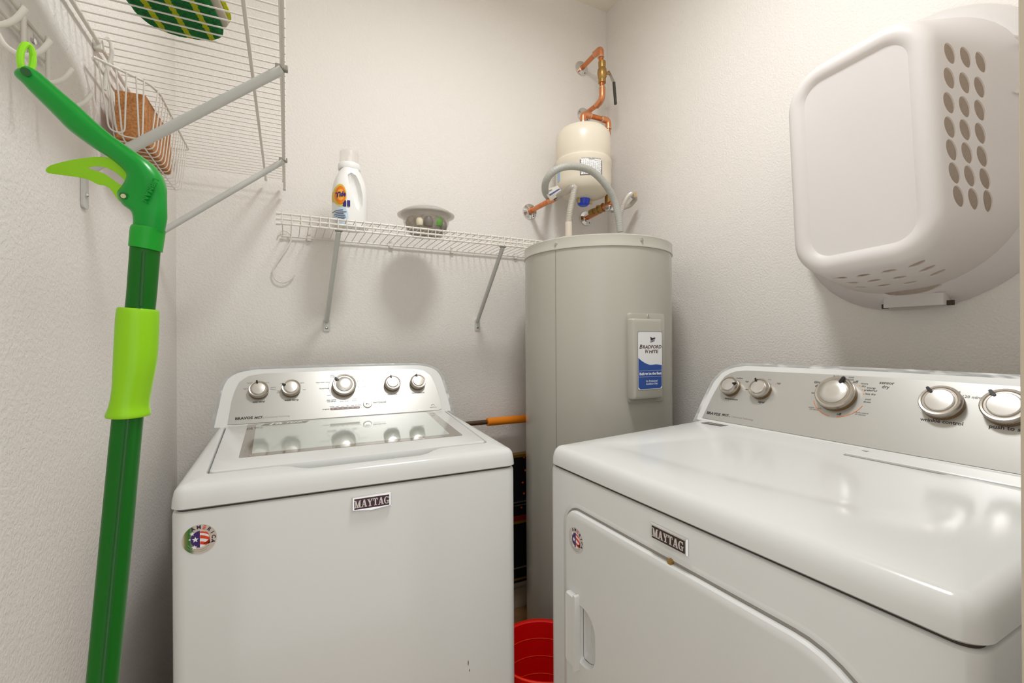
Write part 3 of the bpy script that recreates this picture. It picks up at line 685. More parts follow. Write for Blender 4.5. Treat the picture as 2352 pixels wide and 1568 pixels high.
t = thing('expansion_tank', 'cream steel expansion tank hanging from the copper elbow above the water heater', 'tank', (tcx, TY, 0))
TR = .1185; tt_ = tb_; zb_ = onY(1338, 450, TY).z-.012
k = (onY(1282, 400, TY).x, onY(1391, 400, TY).x); TR = (onY(1391, 400, TY)-onY(1282, 400, TY)).length/2*.955
zr = onY(1336, 372, TY-TR*.0).z
prof = [(.02, zb_-.002), (TR*.45, zb_+.004), (TR*.78, zb_+.020), (TR*.95, zb_+.050), (TR*.99, zb_+.075), (TR, zr-.02), (TR, zr+.004), (TR*1.012, zr+.006), (TR*1.012, zr+.020), (TR*.985, zr+.030), (TR*.985, tt_-.075), (TR*.955, tt_-.045), (TR*.82, tt_-.018), (TR*.5, tt_-.004), (.02, tt_)]
zseam = onY(1336, 357, TY-TR).z; zs2 = onY(1336, 338, TY-TR).z
prof = [(.02, zb_-.003), (TR*.5, zb_+.001), (TR*.80, zb_+.014), (TR*.94, zb_+.032), (TR*.99, zb_+.06), (TR*.99, zseam-.004), (TR*1.006, zseam-.001), (TR*1.006, zs2-.008), (TR*.955, zs2-.001), (TR*.955, zs2+.004), (TR*.985, zs2+.012), (TR*.985, tt_-.055), (TR*.95, tt_-.030), (TR*.80, tt_-.010), (TR*.45, tt_-.001), (.02, tt_)]
part('tank_shell', MB().lathe(prof, 64), TANK, t)
cp_ = onY(1337, 456, TY-.02)
part('air_cap', MB().lathe([(.016, zb_-.030), (.024, zb_-.024), (.029, zb_-.004), (.029, zb_-.001)], 28), mat('blue_cap', (52, 78, 214), .3), t)
part('cap_bracket', MB().box((-.034, -.012, zb_-.006), (.036, -.006, zb_+.006)).box((.022, -.014, zb_-.020), (.036, -.006, zb_+.004)).box((-.036, -.014, zb_-.022), (-.026, -.006, zb_+.004)), mat('yellow_zinc', (190, 170, 110), .4, metal=.4), t)
def wraplabel(px0, px1, py0, py1, m, extra=.0006, cx=tcx, cy=TY, R=TR*.995, n=10, name='label', par=t):
    def ang(px):
        d = ray(px, 784).to_2d().normalized(); C2 = Vector((cx, cy)); b = d.dot(C2); q2 = b*b-(C2.length_squared-R*R)
        tt = b-sqrt(max(q2, 0)); q = d*tt-C2; return atan2(q.y, q.x), tt*d.y
    a0, y0 = ang(px0); a1, y1 = ang(px1); ym = (y0+y1)/2
    z0 = onY((px0+px1)/2, py1, ym).z; z1 = onY((px0+px1)/2, py0, ym).z
    rings = []
    for i in range(n+1):
        a = a0+(a1-a0)*i/n; rings.append([Vector((cx+cos(a)*q, cy+sin(a)*q, z)) for q, z in ((R, z0), (R+extra, z0), (R+extra, z1), (R, z1))])
    o = wpart(name, MB().loft(rings), m, par); return o, a0, a1, z0, z1
lb_, a0, a1, z0, z1 = wraplabel(1334, 1385, 362, 404, mat('label_frame', (90, 72, 66), .5), .0004); lb_['label'] = 'warning label'
lb2, *_ = wraplabel(1336, 1383, 364.2, 401.8, WHITEL, .0012, name='label_sheet', par=lb_)
pm = MB()
def onlab(a, z, w_, h_):
    Mt = frameM((tcx+cos(a)*(TR*.995+.0014), TY+sin(a)*(TR*.995+.0014), z), (-sin(a), cos(a), 0), (0, 0, 1)); return Mt
for i, row in enumerate([.80, .69, .60, .52, .45, .39, .33, .28, .23, .18, .13, .08]):
    for kx in range(11):
        if random.random() < .12: continue
        a = a0+(a1-a0)*(.08+.84*kx/10)
        pm.box((-.0028, -.0008, 0), (.0028*random.random(), .0008, .0002), onlab(a, z0+(z1-z0)*row, 0, 0))
for ci, ch in enumerate('Potable Water Expansion Tank'):
    if ch != ' ': text(pm, ch, .0062, onlab(a0+(a1-a0)*(.09+.82*ci/27), z0+(z1-z0)*.925, 0, 0), bold=.0001, ext=.0001)
for ci, ch in enumerate('WARNING'): text(pm, ch, .0062, onlab(a0+(a1-a0)*(.40+.20*ci/6), z0+(z1-z0)*.86, 0, 0), bold=.0002, ext=.0001)
wpart('label_print', pm, GREYP, lb_)
wraplabel(1282.5, 1287.5, 396, 418, mat('pale_blue_label', (150, 185, 220), .4), .0006, name='side_label')

t = thing('hot_water_pipe', 'short copper stub pipe with chrome wall flange, lowest left pipe', 'pipe', onY(1216, 486, YB))
c3 = flange(t, 1216, 486)
e3 = Vector((c3.x, 1.56, c3.z)); 
# where the stub really ends
d = ray(1277, 452); 
ye = min([1.70-.005*i for i in range(60)], key=lambda y: abs((Vector((c3.x, y, c3.z))-CAMP).dot(cR)/(Vector((c3.x, y, c3.z))-CAMP).dot(cF)*FPX+1176-1276))
seg('pipe', [Vector((c3.x, YB-.004, c3.z)), Vector((c3.x, ye+.04, c3.z))], pr, COPPER, t)
seg('coupling', [Vector((c3.x, ye+.046, c3.z)), Vector((c3.x, ye, c3.z))], pr*1.3, COPPERO, t)
seg('wall_collar', [Vector((c3.x, YB-.004, c3.z)), Vector((c3.x, YB-.030, c3.z))], pr*1.3, COPPERO, t)
# flexible hose from the stub to the heater: clear sleeve, bend, corrugated drop
def corrugated(pts, r, pitch=.0062, depth=.0018, k=8):
    sm_ = smooth_curve(pts, k); L = 0; out = [sm_[0]]
    step = pitch/4; acc = 0
    for i in range(1, len(sm_)):
        a, b = sm_[i-1], sm_[i]; l = (b-a).length; d_ = step-acc
        while d_ <= l: out.append(a.lerp(b, d_/l)); d_ += step
        acc = l-(d_-step)
    rs = [r-depth*.5+depth*.5*cos(2*pi*i/4) for i in range(len(out))]
    return MB().tube(out, rs, 14)
t = thing('flexible_water_hose', 'corrugated silver flexible hose with a paper tag, left hose on the heater', 'hose', (onY(1306, 528, ye-.1).x, ye-.1, HT))
ht = Vector((c3.x+.0, ye, c3.z))
bendp = onY(1318, 428, ye-.085); dn = onY(1306, 528, ye-.09); dnb = Vector((dn.x, dn.y, HT-.01))
wpart('clear_sleeve', MB().tube(smooth_curve([ht, ht.lerp(bendp, .5)+Vector((0, 0, .0)), ht.lerp(bendp, .85), bendp+Vector((0, 0, -.004))], 5), [.0135]*14+[.0135, .012], 16), mat('clear_sleeve', (214, 206, 194), .15, trans=.35, spec=.7), t)
wpart('corrugated_tube', corrugated([bendp+Vector((-.006, .006, -.001)), bendp+Vector((.003, 0, -.006)), onY(1316, 450, ye-.088), onY(1309, 485, ye-.09), onY(1306, 512, ye-.09)], .0125, .0068, .0034), FLEX, t)
wpart('hose_connector', MB().tube([onY(1306, 510, ye-.09), dnb], .0135, 16), SLEEVE, t)
tgc = [onY(1246, 438, ye-.015), onY(1270, 458, ye-.015), onY(1293, 447, ye-.015), onY(1276, 430, ye-.015)]
tgA = onY(1250, 436, ye-.016); tgB = onY(1290, 453, ye-.016)
def quad_solid(p4, th, dirv=Vector((0, 1, 0))): return MB().loft([[p for p in p4], [p+dirv*th for p in p4]])
tgp = [onY(x, y, ye-.016) for x, y in ((1248, 437), (1281, 426), (1296, 446), (1265, 461))]
tg = wpart('paper_tag', quad_solid(tgp, .001), mat('paper_tag', (226, 219, 208), .5), t); tg['label'] = 'printed paper tag'
def on_tag(u, v): return tgp[0].lerp(tgp[1], u).lerp(tgp[3].lerp(tgp[2], u), v)
wpart('tag_blue_band', quad_solid([on_tag(u, v)+Vector((0, -.0006, 0)) for u, v in ((.12, .48), (.95, .30), (.97, .42), (.16, .62))], .0004), mat('tag_blue', (84, 100, 150), .5), tg)
wpart('tag_brown_band', quad_solid([on_tag(u, v)+Vector((0, -.0006, 0)) for u, v in ((.20, .97), (.98, .86), (1.0, .98), (.24, 1.06))], .0004), mat('tag_brown', (96, 70, 48), .5), tg)
tx = MB(); Mt = frameM(on_tag(.03, .20)+Vector((0, -.0004, 0)), tgp[1]-tgp[0], (0, 0, 1)); text(tx, 'Falcon', .0125, Mt @ Matrix.Translation((.001, .001, .0)), 'LEFT', bold=.0006, shear=.15, ext=.0001)
for i in range(3):
    for j in range(4): tx.add([on_tag(.30+.13*j, .66+.07*i)+Vector((0, -.0005, 0)), on_tag(.38+.13*j, .645+.07*i)+Vector((0, -.0005, 0)), on_tag(.38+.13*j, .665+.07*i)+Vector((0, -.0005, 0)), on_tag(.30+.13*j, .68+.07*i)+Vector((0, -.0005, 0))], [[0, 1, 2, 3]])
wpart('tag_print', tx, GREYP, tg)

t = thing('cold_water_hose', 'silver corrugated hose looping up right of the grey conduit', 'hose', (onY(1424, 520, 1.5).x, 1.5, HT))
hp = [onY(1424, 528, 1.50), onY(1424, 500, 1.50), onY(1428, 480, 1.50), onY(1438, 456, 1.505), onY(1449, 446, 1.515), onY(1457, 452, 1.53), onY(1454, 464, 1.545), onY(1442, 474, 1.56)]
wpart('corrugated_tube', corrugated(hp[:5]+[hp[5]], .0110, .0068, .003), FLEX, t)
wpart('clear_sleeve', MB().tube(smooth_curve([hp[4]+Vector((.004, .004, .002)), hp[5]+Vector((.006, 0, -.004)), hp[6], hp[7], onY(1405, 484, 1.57)], 5), .0095, 14), mat('clear_sleeve', (214, 206, 194), .2), t)
wpart('paper_tab', MB().add([onY(x, y, 1.50) for x, y in ((1454, 440), (1462, 442), (1464, 450), (1457, 453))], [[0, 1, 2, 3]]).add([onY(x, y, 1.501) for x, y in ((1454, 440), (1462, 442), (1464, 450), (1457, 453))], [[3, 2, 1, 0]]), mat('tan_tab', (196, 170, 130), .6), t)

t = thing('electrical_conduit', 'grey flexible electrical conduit arching up over the heater lid', 'conduit', (onY(1423, 525, 1.47).x, 1.47, HT))
cpth = [(1425, 532, 1.45), (1421, 500, 1.45), (1411, 461, 1.45), (1391, 424, 1.44), (1362, 395, 1.44), (1330, 383, 1.44), (1296, 383, 1.45), (1268, 396, 1.47), (1254, 417, 1.50), (1252, 438, 1.54), (1258, 450, 1.62), (1262, 452, 1.775)]
pp = smooth_curve([onY(*q) for q in cpth], 8)
wpart('conduit_tube', corrugated([onY(*q) for q in cpth], .0142, .0090, .0007), CONDUIT, t)
wpart('conduit_connector', MB().lathe([(.019, 0), (.019, .006), (.0165, .008), (.0165, .012)], 20, Matrix.Translation((pp[0].x, pp[0].y, HT+.0015))), mat('grey_connector', (150, 150, 145), .4), t)

# ------------------------------------------------------------------ ventilated wire shelves
def wire_obj(name, base_mesh, parent, loc):
    o = bpy.data.objects.new(name, base_mesh); COL.objects.link(o); o.parent = parent; o.location = loc; return o
def brace(parent, top, plate_top, plate_bot, wall_dir, r=.0078):
    b = wpart('brace', MB().tube([top, plate_top-wall_dir*.004+Vector((0, 0, .0))], r, 12), BRK, parent)
    side = Vector((0, 0, 1)).cross(wall_dir).normalized(); c = (plate_top+plate_bot)/2; h = (plate_top-plate_bot).length/2+.006
    Mq = frameM(c-wall_dir*.0015, side if side.cross(Vector((0, 0, 1))).dot(-wall_dir) > 0 else -side, (0, 0, 1))
    wpart('brace_foot', MB().prism(rrect(-.0115, -h, .0115, h, .005, 4), -.001, .003, Mq), BRK, b)
    wpart('brace_screw', MB().lathe([(.005, .003), (.005, .005), (.0025, .007)], 12, Mq @ Matrix.Translation((0, -h*.35, 0))), CHROME, b)
    d = (top-plate_top).normalized(); wpart('brace_clip', MB().box((-.011, -.006, -.002), (.011, .006, .008), Matrix.Translation(top)), mat('dark_clip', (150, 145, 135), .4), b, bevel=.001)
# back wall shelf (12 inch)
zb2 = CZ+.374; x0, x1 = -.022, .945; yf = 1.475; rr = .0032
t = thing('wire_shelf', 'small white wire shelf on the back wall holding the detergent bottle', 'shelf', (x0, YB, zb2), group='ventilated wire shelves')
for y, z in ((YB-.012, zb2-.004), (yf+.004, zb2), (yf, zb2-.016), (yf, zb2-.030)):
    L0 = x0 if y < 1.7 else x0+.012
    wpart('rod', MB().tube([Vector((L0, y, z)), Vector((x1, y, z))], rr, 10), WIRE, t)
    wpart('rod_cap', MB().tube([Vector((L0-.004, y, z)), Vector((L0+.006, y, z))], rr*1.5, 10), WIRE, t)
wm = make_obj('wire', MB().tube(fillet([Vector((0, YB-.010-YB, 0)), Vector((0, yf-.003-YB, .0022)), Vector((0, yf-.0035-YB, -.030))], .004, 3), .0014, 8), WIRE, t)
n = 0; x = x0+.012
wm.location = (x-x0, 0, 0)
while x+.0254 < x1: x += .0254; wire_obj('wire', wm.data, t, (x-x0, 0, 0))
for px in (710, 898, 1038, 1184):
    q = onY(px, 545+(px-710)*.088, YB-.008); wpart('wall_clip', MB().box((q.x-.007, YB-.014, zb2-.014), (q.x+.007, YB, zb2+.004)).lathe([(.005, 0), (.005, .003), (.002, .004)], 12, frameM((q.x, YB-.002, zb2+.012), (1, 0, 0), (0, 0, 1))), WIRE, t, bevel=.002)
for px, fx, tz, bz in ((778, 750, 738, 757), (1155, 1096, 737, 756)):
    tp = onY(px, 520 if px < 900 else 556, yf+.006); tp.z = zb2-.034
    brace(t, tp, onY(fx, tz, YB), onY(fx, bz, YB), Vector((0, 1, 0)))
# left wall shelf
zl = CZ+.556; ya, yb2 = .14, 1.755; xf = -.004
t = thing('wire_shelf', 'long white wire shelf high on the left wall with two tubular braces', 'shelf', (XL, yb2, zl), group='ventilated wire shelves')
for x, z, r_ in ((XL+.008, zl-.004, .0036), (-.060, zl-.005, .0034), (xf-.002, zl-.003, .0036), (xf, zl-.030, .0036)):
    wpart('rod', MB().tube([Vector((x, ya, z)), Vector((x, yb2-(.012 if x > -.05 else 0), z))], r_, 10), WIRE, t)
    wpart('rod_cap', MB().tube([Vector((x, yb2-.016, z)), Vector((x, yb2-.006, z))], r_*1.4, 10), WIRE, t)
wm = make_obj('wire', MB().tube(fillet([Vector((.006, 0, 0)), Vector((xf+.003-XL, 0, .0014)), Vector((xf+.0035-XL, 0, -.033))], .004, 3), .0015, 8), WIRE, t)
y = yb2-.02; wm.location = (0, y-yb2, 0)
while y-.0254 > ya+.005: y -= .0254; wire_obj('wire', wm.data, t, (0, y-yb2, 0))
brace(t, Vector((xf-.002, .975, zl-.034)), onX(190, 392, XL), onX(190, 470, XL), Vector((-1, 0, 0)), .0088)
bq = Vector((XL, 1.485, onX(190, 392, XL).z-.02)); brace(t, Vector((xf-.002, 1.465, zl-.034)), bq, bq-Vector((0, 0, .06)), Vector((-1, 0, 0)), .0080)
for yy in (1.09, 1.62): wpart('wall_clip', MB().box((XL, yy-.007, zl-.016), (XL+.014, yy+.007, zl+.004)), WIRE, t, bevel=.002)

# green striped cloth pad on the left shelf
t = thing('mop_pad', 'green terry mop pad with yellow stripes lying on the high left shelf', 'mop pad', onZ(400, 20, zl+.006))
pm_ = mat('green_terry', (0, 122, 40), .95, bump=(330, 1.0, .004, 4), vary=((0, 88, 48), 160))
nt = pm_.node_tree; b = nt.nodes['Principled BSDF']
old = b.inputs['Base Color'].links[0].from_socket
sep = nt.nodes.new('ShaderNodeSeparateXYZ'); nt.links.new(nt.nodes['Texture Coordinate'].outputs['Object'], sep.inputs[0])
nz = nt.nodes.new('ShaderNodeTexNoise'); nz.inputs['Scale'].default_value = 150; nt.links.new(nt.nodes['Texture Coordinate'].outputs['Object'], nz.inputs[0])
ad = nt.nodes.new('ShaderNodeMath'); ad.operation = 'MULTIPLY_ADD'; nt.links.new(nz.outputs['Fac'], ad.inputs[0]); ad.inputs[1].default_value = .006; nt.links.new(sep.outputs[0], ad.inputs[2])
acc = None
md = nt.nodes.new('ShaderNodeMath'); md.operation = 'PINGPONG'; nt.links.new(ad.outputs[0], md.inputs[0]); md.inputs[1].default_value = .0188
lt = nt.nodes.new('ShaderNodeMath'); lt.operation = 'LESS_THAN'; nt.links.new(md.outputs[0], lt.inputs[0]); lt.inputs[1].default_value = .0046
mx = nt.nodes.new('ShaderNodeMix'); mx.data_type = 'RGBA'; nt.links.new(lt.outputs[0], mx.inputs['Factor']); nt.links.new(old, mx.inputs[6]); mx.inputs[7].default_value = lin((190, 196, 20)); nt.links.new(mx.outputs[2], b.inputs['Base Color'])
ang_ = radians(-9.5)
t.rotation_euler = (0, 0, ang_)
out = spread([(x, y) for x, y in rrect(-.070, -.20, .060, .085, [.02, .02, .045, .055], 10)], 90)
zo = .0
Lr = []
for i_, z_ in ((.006, 0), (.0, .005), (.0, .010), (.004, .014)): Lr.append([Vector((x, y, z_+.0008*sin(x*300)*sin(y*210))) for x, y in inset(out, i_)])
part('pad_lower_layer', MB().loft(Lr), pm_, t)
out2 = [(x+.016, y-.012) for x, y in out]
part('pad_lining', MB().loft([[Vector((x, y, z_)) for x, y in inset(out2, i_)] for i_, z_ in ((.006, .015), (.004, .017), (.006, .021))]), mat('white_lining', (214, 202, 186), .9), t)
part('pad_upper_layer', MB().loft([[Vector((x, y, z_)) for x, y in inset(out2, i_)] for i_, z_ in ((.004, .022), (0, .026), (.001, .031), (.006, .034))]), pm_, t)
for o_ in t.children: o_.location.z = .0

# wire basket hanging on the left wall, cork block inside
t = thing('wire_basket', 'white wire basket hung on the left wall below the shelf', 'basket', (XL, 1.05, CZ+.5))
zr_ = CZ+.500; zb3 = CZ+.388
rim = [(-.300, 1.035), (-.235, 1.095), (-.225, 1.130), (-.225, 1.43), (-.300, 1.43)]
wpart('rim', MB().tube(fillet([Vector((x, y, zr_)) for x, y in rim], .012, 4), .0025, 10), WIRE, t)
wpart('rim', MB().tube([Vector((-.302, 1.04, zr_)), Vector((-.302, 1.43, zr_))], .0025, 10), WIRE, t)
for i in range(14):
    y = 1.115+i*.0225
    wpart('wire', MB().tube(fillet([Vector((-.225, y, zr_)), Vector((-.237, y, zb3)), Vector((-.292, y, zb3)), Vector((-.303, y, zr_))], .012, 4), .0013, 8), WIRE, t)
for x in (-.250, -.275): wpart('wire', MB().tube(fillet([Vector((x, 1.075 if x > -.26 else 1.058, zr_)), Vector((x, 1.092, zb3-.001)), Vector((x, 1.418, zb3-.001)), Vector((x, 1.43, zr_))], .014, 4), .0014, 8), WIRE, t)
for x0_, x1_, y_ in ((-.297, -.262, 1.06), (-.290, -.240, 1.078)): wpart('wire', MB().tube(fillet([Vector((x0_, y_-.01, zr_)), Vector((x0_+.008, y_+.012, zb3+.002)), Vector((x1_-.006, y_+.018, zb3+.002)), Vector((x1_, y_+.006, zr_))], .012, 4), .0014, 8), WIRE, t)
wpart('strap_hook', MB().tube(smooth_curve([Vector((-.296, 1.083, zl+.004)), Vector((-.290, 1.083, zl+.006)), Vector((-.288, 1.085, zl-.02)), Vector((-.297, 1.088, zr_)), Vector((-.300, 1.09, zr_-.03))], 5), .0035, 10), WIRE, t)
t2 = thing('cork_block', 'brown cork block standing in the wire basket on the left wall', 'cork block', (-.262, 1.17, zb3))
cor = [(-.290, 1.108), (-.243, 1.108), (-.238, 1.30), (-.285, 1.30)]
o = wpart('block', MB().loft([[Vector((x, y, z)) for x, y in cor] for z in (zb3+.003, zb3+.095)]), CORK, t2, bevel=.002)

# hook rack on the left wall
t = thing('hook_rack', 'white wire hook rack on the left wall holding the green mop', 'hook rack', (XL, .80, CZ+.42))
for z in (CZ+.431, CZ+.403): wpart('rail', MB().tube([Vector((XL+.008, .30, z)), Vector((XL+.008, .892, z))], .0027, 10), WIRE, t)
for yv in (.43, .50, .565, .62, .683, .742, .805, .872):
    zt_ = CZ+.436
    pts = [Vector((XL+.013, yv, zt_)), Vector((XL+.013, yv, CZ+.366)), Vector((XL+.022, yv-.001, CZ+.349)), Vector((XL+.038, yv-.002, CZ+.342)), Vector((XL+.052, yv-.003, CZ+.350)), Vector((XL+.062, yv-.004, CZ+.366))]
    wpart('hook', MB().tube([pts[0]]+smooth_curve(pts[1:], 6), .0030, 12), WIRE, t)
pl = wpart('mounting_plate', MB().box((XL, .838, CZ+.398), (XL+.006, .850, CZ+.434)), WIRE, t, bevel=.002)
wpart('plate_screw', MB().tube([Vector((XL+.006, .844, CZ+.412)), Vector((XL+.010, .844, CZ+.412))], .004, 10), CHROME, pl)

# green mop
t = thing('spray_mop', 'green mop with lime trigger and grip hanging from the hook rack at left', 'mop', (-.20, .62, .05))
def dT(x, y):
    if y < 600: return .500+.020*min(1, max(0, (y-160)/260))-.006*max(0, (y-400)/200)
    return .514-.046*(y-600)/968
def mp(x, y, off=0): return onT(x, y, dT(x, y)+off)
pairs = [((48,166),(58,154)),((42,170),(68,154)), ((43,180),(84,162)), ((62,197),(106,181)), ((83,219),(137,208)), ((112,248),(178,243)), ((140,276),(217,279)), ((170,306),(255,310)), ((224,345),(289,334)), ((254,363),(322,357)), ((282,384),(347,377)), ((303,408),(366,403)), ((290,432),(376,430)), ((276,448),(378,456)), ((288,472),(378,480)), ((312,492),(376,500)), ((314,525),(370,532))]
th = [.004, .009, .014, .018, .020, .021, .022, .022, .022, .024, .026, .026, .024, .022, .022, .022, .020]
def mop_loft(pairs, th, n=20, sq=2.4):
    P0 = [mp(*a) for a, b in pairs]; P1 = [mp(*b) for a, b in pairs]; rings = []
    L = smooth_curve(P0, 4); R_ = smooth_curve(P1, 4); T_ = smooth_curve([Vector((q, 0, 0)) for q in th], 4)
    for a, b, q in zip(L, R_, T_):
        c = (a+b)/2; h = (b-a)/2; nn = cF.copy(); nn = (nn-h.normalized()*nn.dot(h.normalized())).normalized()*q.x/2*1.25; ring = []
        for k in range(n):
            an = 2*pi*k/n; cx, sx_ = cos(an), sin(an)
            ring.append(c+h*(abs(cx)**(2/sq))*(1 if cx > 0 else -1)+nn*(abs(sx_)**(2/sq))*(1 if sx_ > 0 else -1))
        rings.append(ring)
    return MB().loft(rings)
hnd = wpart('handle', mop_loft(pairs, th), GREEN, t)
wpart('handle_neck', mop_loft([((314, 520), (371, 527)), ((311, 529), (368, 537)), ((308, 568), (362, 576))], [.024, .026, .026]), GREEN2, hnd)
wpart('pole', mop_loft([((309, 560), (360, 566)), ((303, 640), (354, 640)), ((297, 712), (347, 712)), ((268, 955), (320, 957)), ((238, 1260), (292, 1260)), ((209, 1568), (262, 1568)), ((196, 1700), (250, 1700))], [.022]*7), DGREEN, t)
for gpts in (((330, 578), (323, 703)), ((294, 960), (264, 1260), (235, 1568), (223, 1700))): wpart('pole_groove', MB().tube([mp(a, b, -.0127) for a, b in gpts], .0016, 8), mat('groove_green', (0, 84, 8), .3), t)
gp = wpart('foam_grip', mop_loft([((290, 707), (349, 711)), ((285, 712), (351, 716)), ((281, 760), (350, 762)), ((277, 830), (346, 832)), ((275, 890), (334, 892)), ((268, 928), (328, 930)), ((260, 948), (331, 951)), ((261, 955), (330, 957))], [.028, .032, .033, .032, .031, .031, .033, .031]), LIME, t)
# trigger with its finger opening
to = [(105, 391), (110, 383), (127, 376), (160, 368), (192, 363), (217, 360), (242, 361), (262, 366), (288, 382), (302, 402), (304, 418), (298, 432), (288, 444), (277, 463), (265, 450), (255, 436), (243, 427), (224, 423), (204, 413), (179, 407), (150, 403), (121, 399), (110, 397)]
ti = [(203, 386), (211, 383), (228, 382), (247, 386), (266, 396), (284, 412), (290, 423), (285, 427), (273, 422), (255, 409), (236, 397), (217, 391)]
to = [(p.x, p.y) for p in smooth_curve([Vector((a, b, 0)) for a, b in to], 3, True)]; ti = [(p.x, p.y) for p in smooth_curve([Vector((a, b, 0)) for a, b in ti], 3, True)]
bm = bmesh.new()
def fillmesh(outer, hole):
    bm = bmesh.new()
    for loop in (outer, hole):
        vs = [bm.verts.new((a, b, 0)) for a, b in loop]
        for i in range(len(vs)): bm.edges.new((vs[i-1], vs[i]))
    bmesh.ops.triangle_fill(bm, edges=bm.edges[:], use_beauty=True)
    ext = bmesh.ops.extrude_face_region(bm, geom=bm.faces[:]); 
    for v in [g for g in ext['geom'] if isinstance(g, bmesh.types.BMVert)]: v.co.z = 1
    bm.verts.index_update(); mb = MB(); mb.v = [mp(v.co.x, v.co.y, -.005+.010*v.co.z) for v in bm.verts]; mb.f = [[v.index for v in f.verts] for f in bm.faces]; bm.free(); return mb
tr = wpart('trigger', fillmesh(to, ti), LIME, t, bevel=.0025)
wpart('trigger_pivot', MB().tube([mp(283, 449, -.016), mp(283, 449, .016)], .0035, 14), mat('pivot_bore', (20, 90, 20), .4), tr)
wpart('pivot_pin', MB().tube([mp(283, 450, -.0165), mp(283, 450, -.0160)], .0024, 12), mat('pale_pin', (200, 200, 150), .4), tr)
# raised maker name on the handle and texture dimples
em = MB()
dq = (mp(331, 463)-mp(354, 420)); Mt = frameM(mp(346, 434, -.0163), dq, cR if cR.cross(dq).dot(cF) > 0 else -cR)
up = cF.cross(dq).normalized(); 
u_ = dq.normalized(); nrm_ = -cF; v_ = nrm_.cross(u_).normalized()
Mt = Matrix((u_, v_, u_.cross(v_))).transposed().to_4x4(); Mt.translation = mp(344, 436, -.0151)
text(em, 'LIBMAN', .0090, Mt, bold=.0003, ext=.0006, sx=.9)
wpart('embossed_name', em, GREEN, hnd)
# ring
rg = []
for k in range(28):
    a = 2*pi*k/28; rg.append(mp(61+15*cos(a), 135+33*sin(a), .006*cos(a)))
wpart('hanging_loop', MB().tube(rg, .0031, 10, closed=True), mat('lime_loop', (150, 225, 30), .3), t)
wpart('loop_hole', MB().tube([mp(59, 165, -.0125), mp(59, 165, .0125)], .0042, 16), mat('pivot_bore', (20, 90, 20), .4), hnd)
pe = mp(223, 1700); hb = Vector((-.215, .575, .085))
wpart('pole_lower', MB().tube([pe, pe.lerp(hb, .5), hb], .012, 14), DGREEN, t)
wpart('mop_head', MB().box((-.262, .42, .055), (-.168, .74, .085)), LIME, t, bevel=.006)
wpart('head_pad', MB().box((-.268, .41, .040), (-.162, .75, .055)), GREEN, t, bevel=.004)

# ------------------------------------------------------------------ things on the back shelf
zs_ = zb2+.0015
# detergent bottle
bx = (onY(767, 500, 1.545).x+onY(846, 510, 1.545).x)/2; by = 1.592
t = thing('detergent_bottle', 'white laundry detergent bottle with clear cap standing on the small wire shelf', 'bottle', (bx, by, zs_), radians(8))
BW = (onY(846, 505, 1.59).x-onY(768, 505, 1.59).x)*.5
H = onY(800, 386, by).z-zs_
BD = .088
def bsec(z):
    f = z/H
    if f < .04: k = .93+.07*f/.04
    elif f < .55: k = 1-.02*(f-.04)
    elif f < .97: q = (f-.55)/.42; k = .985*(1-.50*q**2.0)
    else: k = .485
    return k
rings = []
for f in (0, .012, .04, .15, .3, .45, .55, .63, .70, .77, .83, .88, .92, .95, .975):
    k = bsec(f*H); wx = BW*k; wy = BD*(.98-.42*max(0, (f-.35)/.65)**2)
    if f == 0: wx *= .95; wy *= .95
    rings.append([Vector((wx*(abs(cos(a))**.72)*(1 if cos(a) > 0 else -1)+(0.0), wy*(abs(sin(a))**.72)*(1 if sin(a) > 0 else -1)*.62, f*H)) for a in [2*pi*i/64 for i in range(64)]])
bbody = part('bottle_body', MB().loft(rings), mat('bottle_white', (242, 241, 238), .28), t)
# hollow behind the handle: carved from both faces
hol = spread([(.38, .22), (.12, .30), (-.12, .48), (-.30, .70), (-.34, .84), (-.10, .90), (.22, .85), (.44, .70), (.56, .50), (.54, .34)], 50)
hol = [(x*BW*1.0, y*H) for x, y in hol]; hcx = sum(p[0] for p in hol)/50; hcz = sum(p[1] for p in hol)/50
cutm = MB().loft([[Vector((hcx+(x-hcx)*f, -y_, hcz+(z-hcz)*f)) for x, z in hol] for f, y_ in ((1.05, .07), (1.0, .05), (.86, .034), (.6, .027), (.25, .025))])
carve(bbody, cutm)
part('neck', MB().lathe([(.0345, H*.955), (.0355, H*.97), (.0355, H*.975+.012), (.0325, H*.975+.017)], 40), mat('bottle_white', (242, 241, 238), .28), t)
zc_ = H*.975+.017; zct = onY(795, 349, by).z-zs_
cap = part('cap', MB().lathe([(.0305, zc_), (.0305, zct-.004), (.029, zct-.001), (.0285, zct), (.001, zct)], 40), mat('frosted_cap', (240, 234, 226), .3, alpha=.30), t)
part('pour_spout', MB().lathe([(.020, zc_), (.014, zc_+.010), (.008, zc_+.024), (.003, zc_+.03)], 24), mat('bottle_white', (242, 241, 238), .28), t)
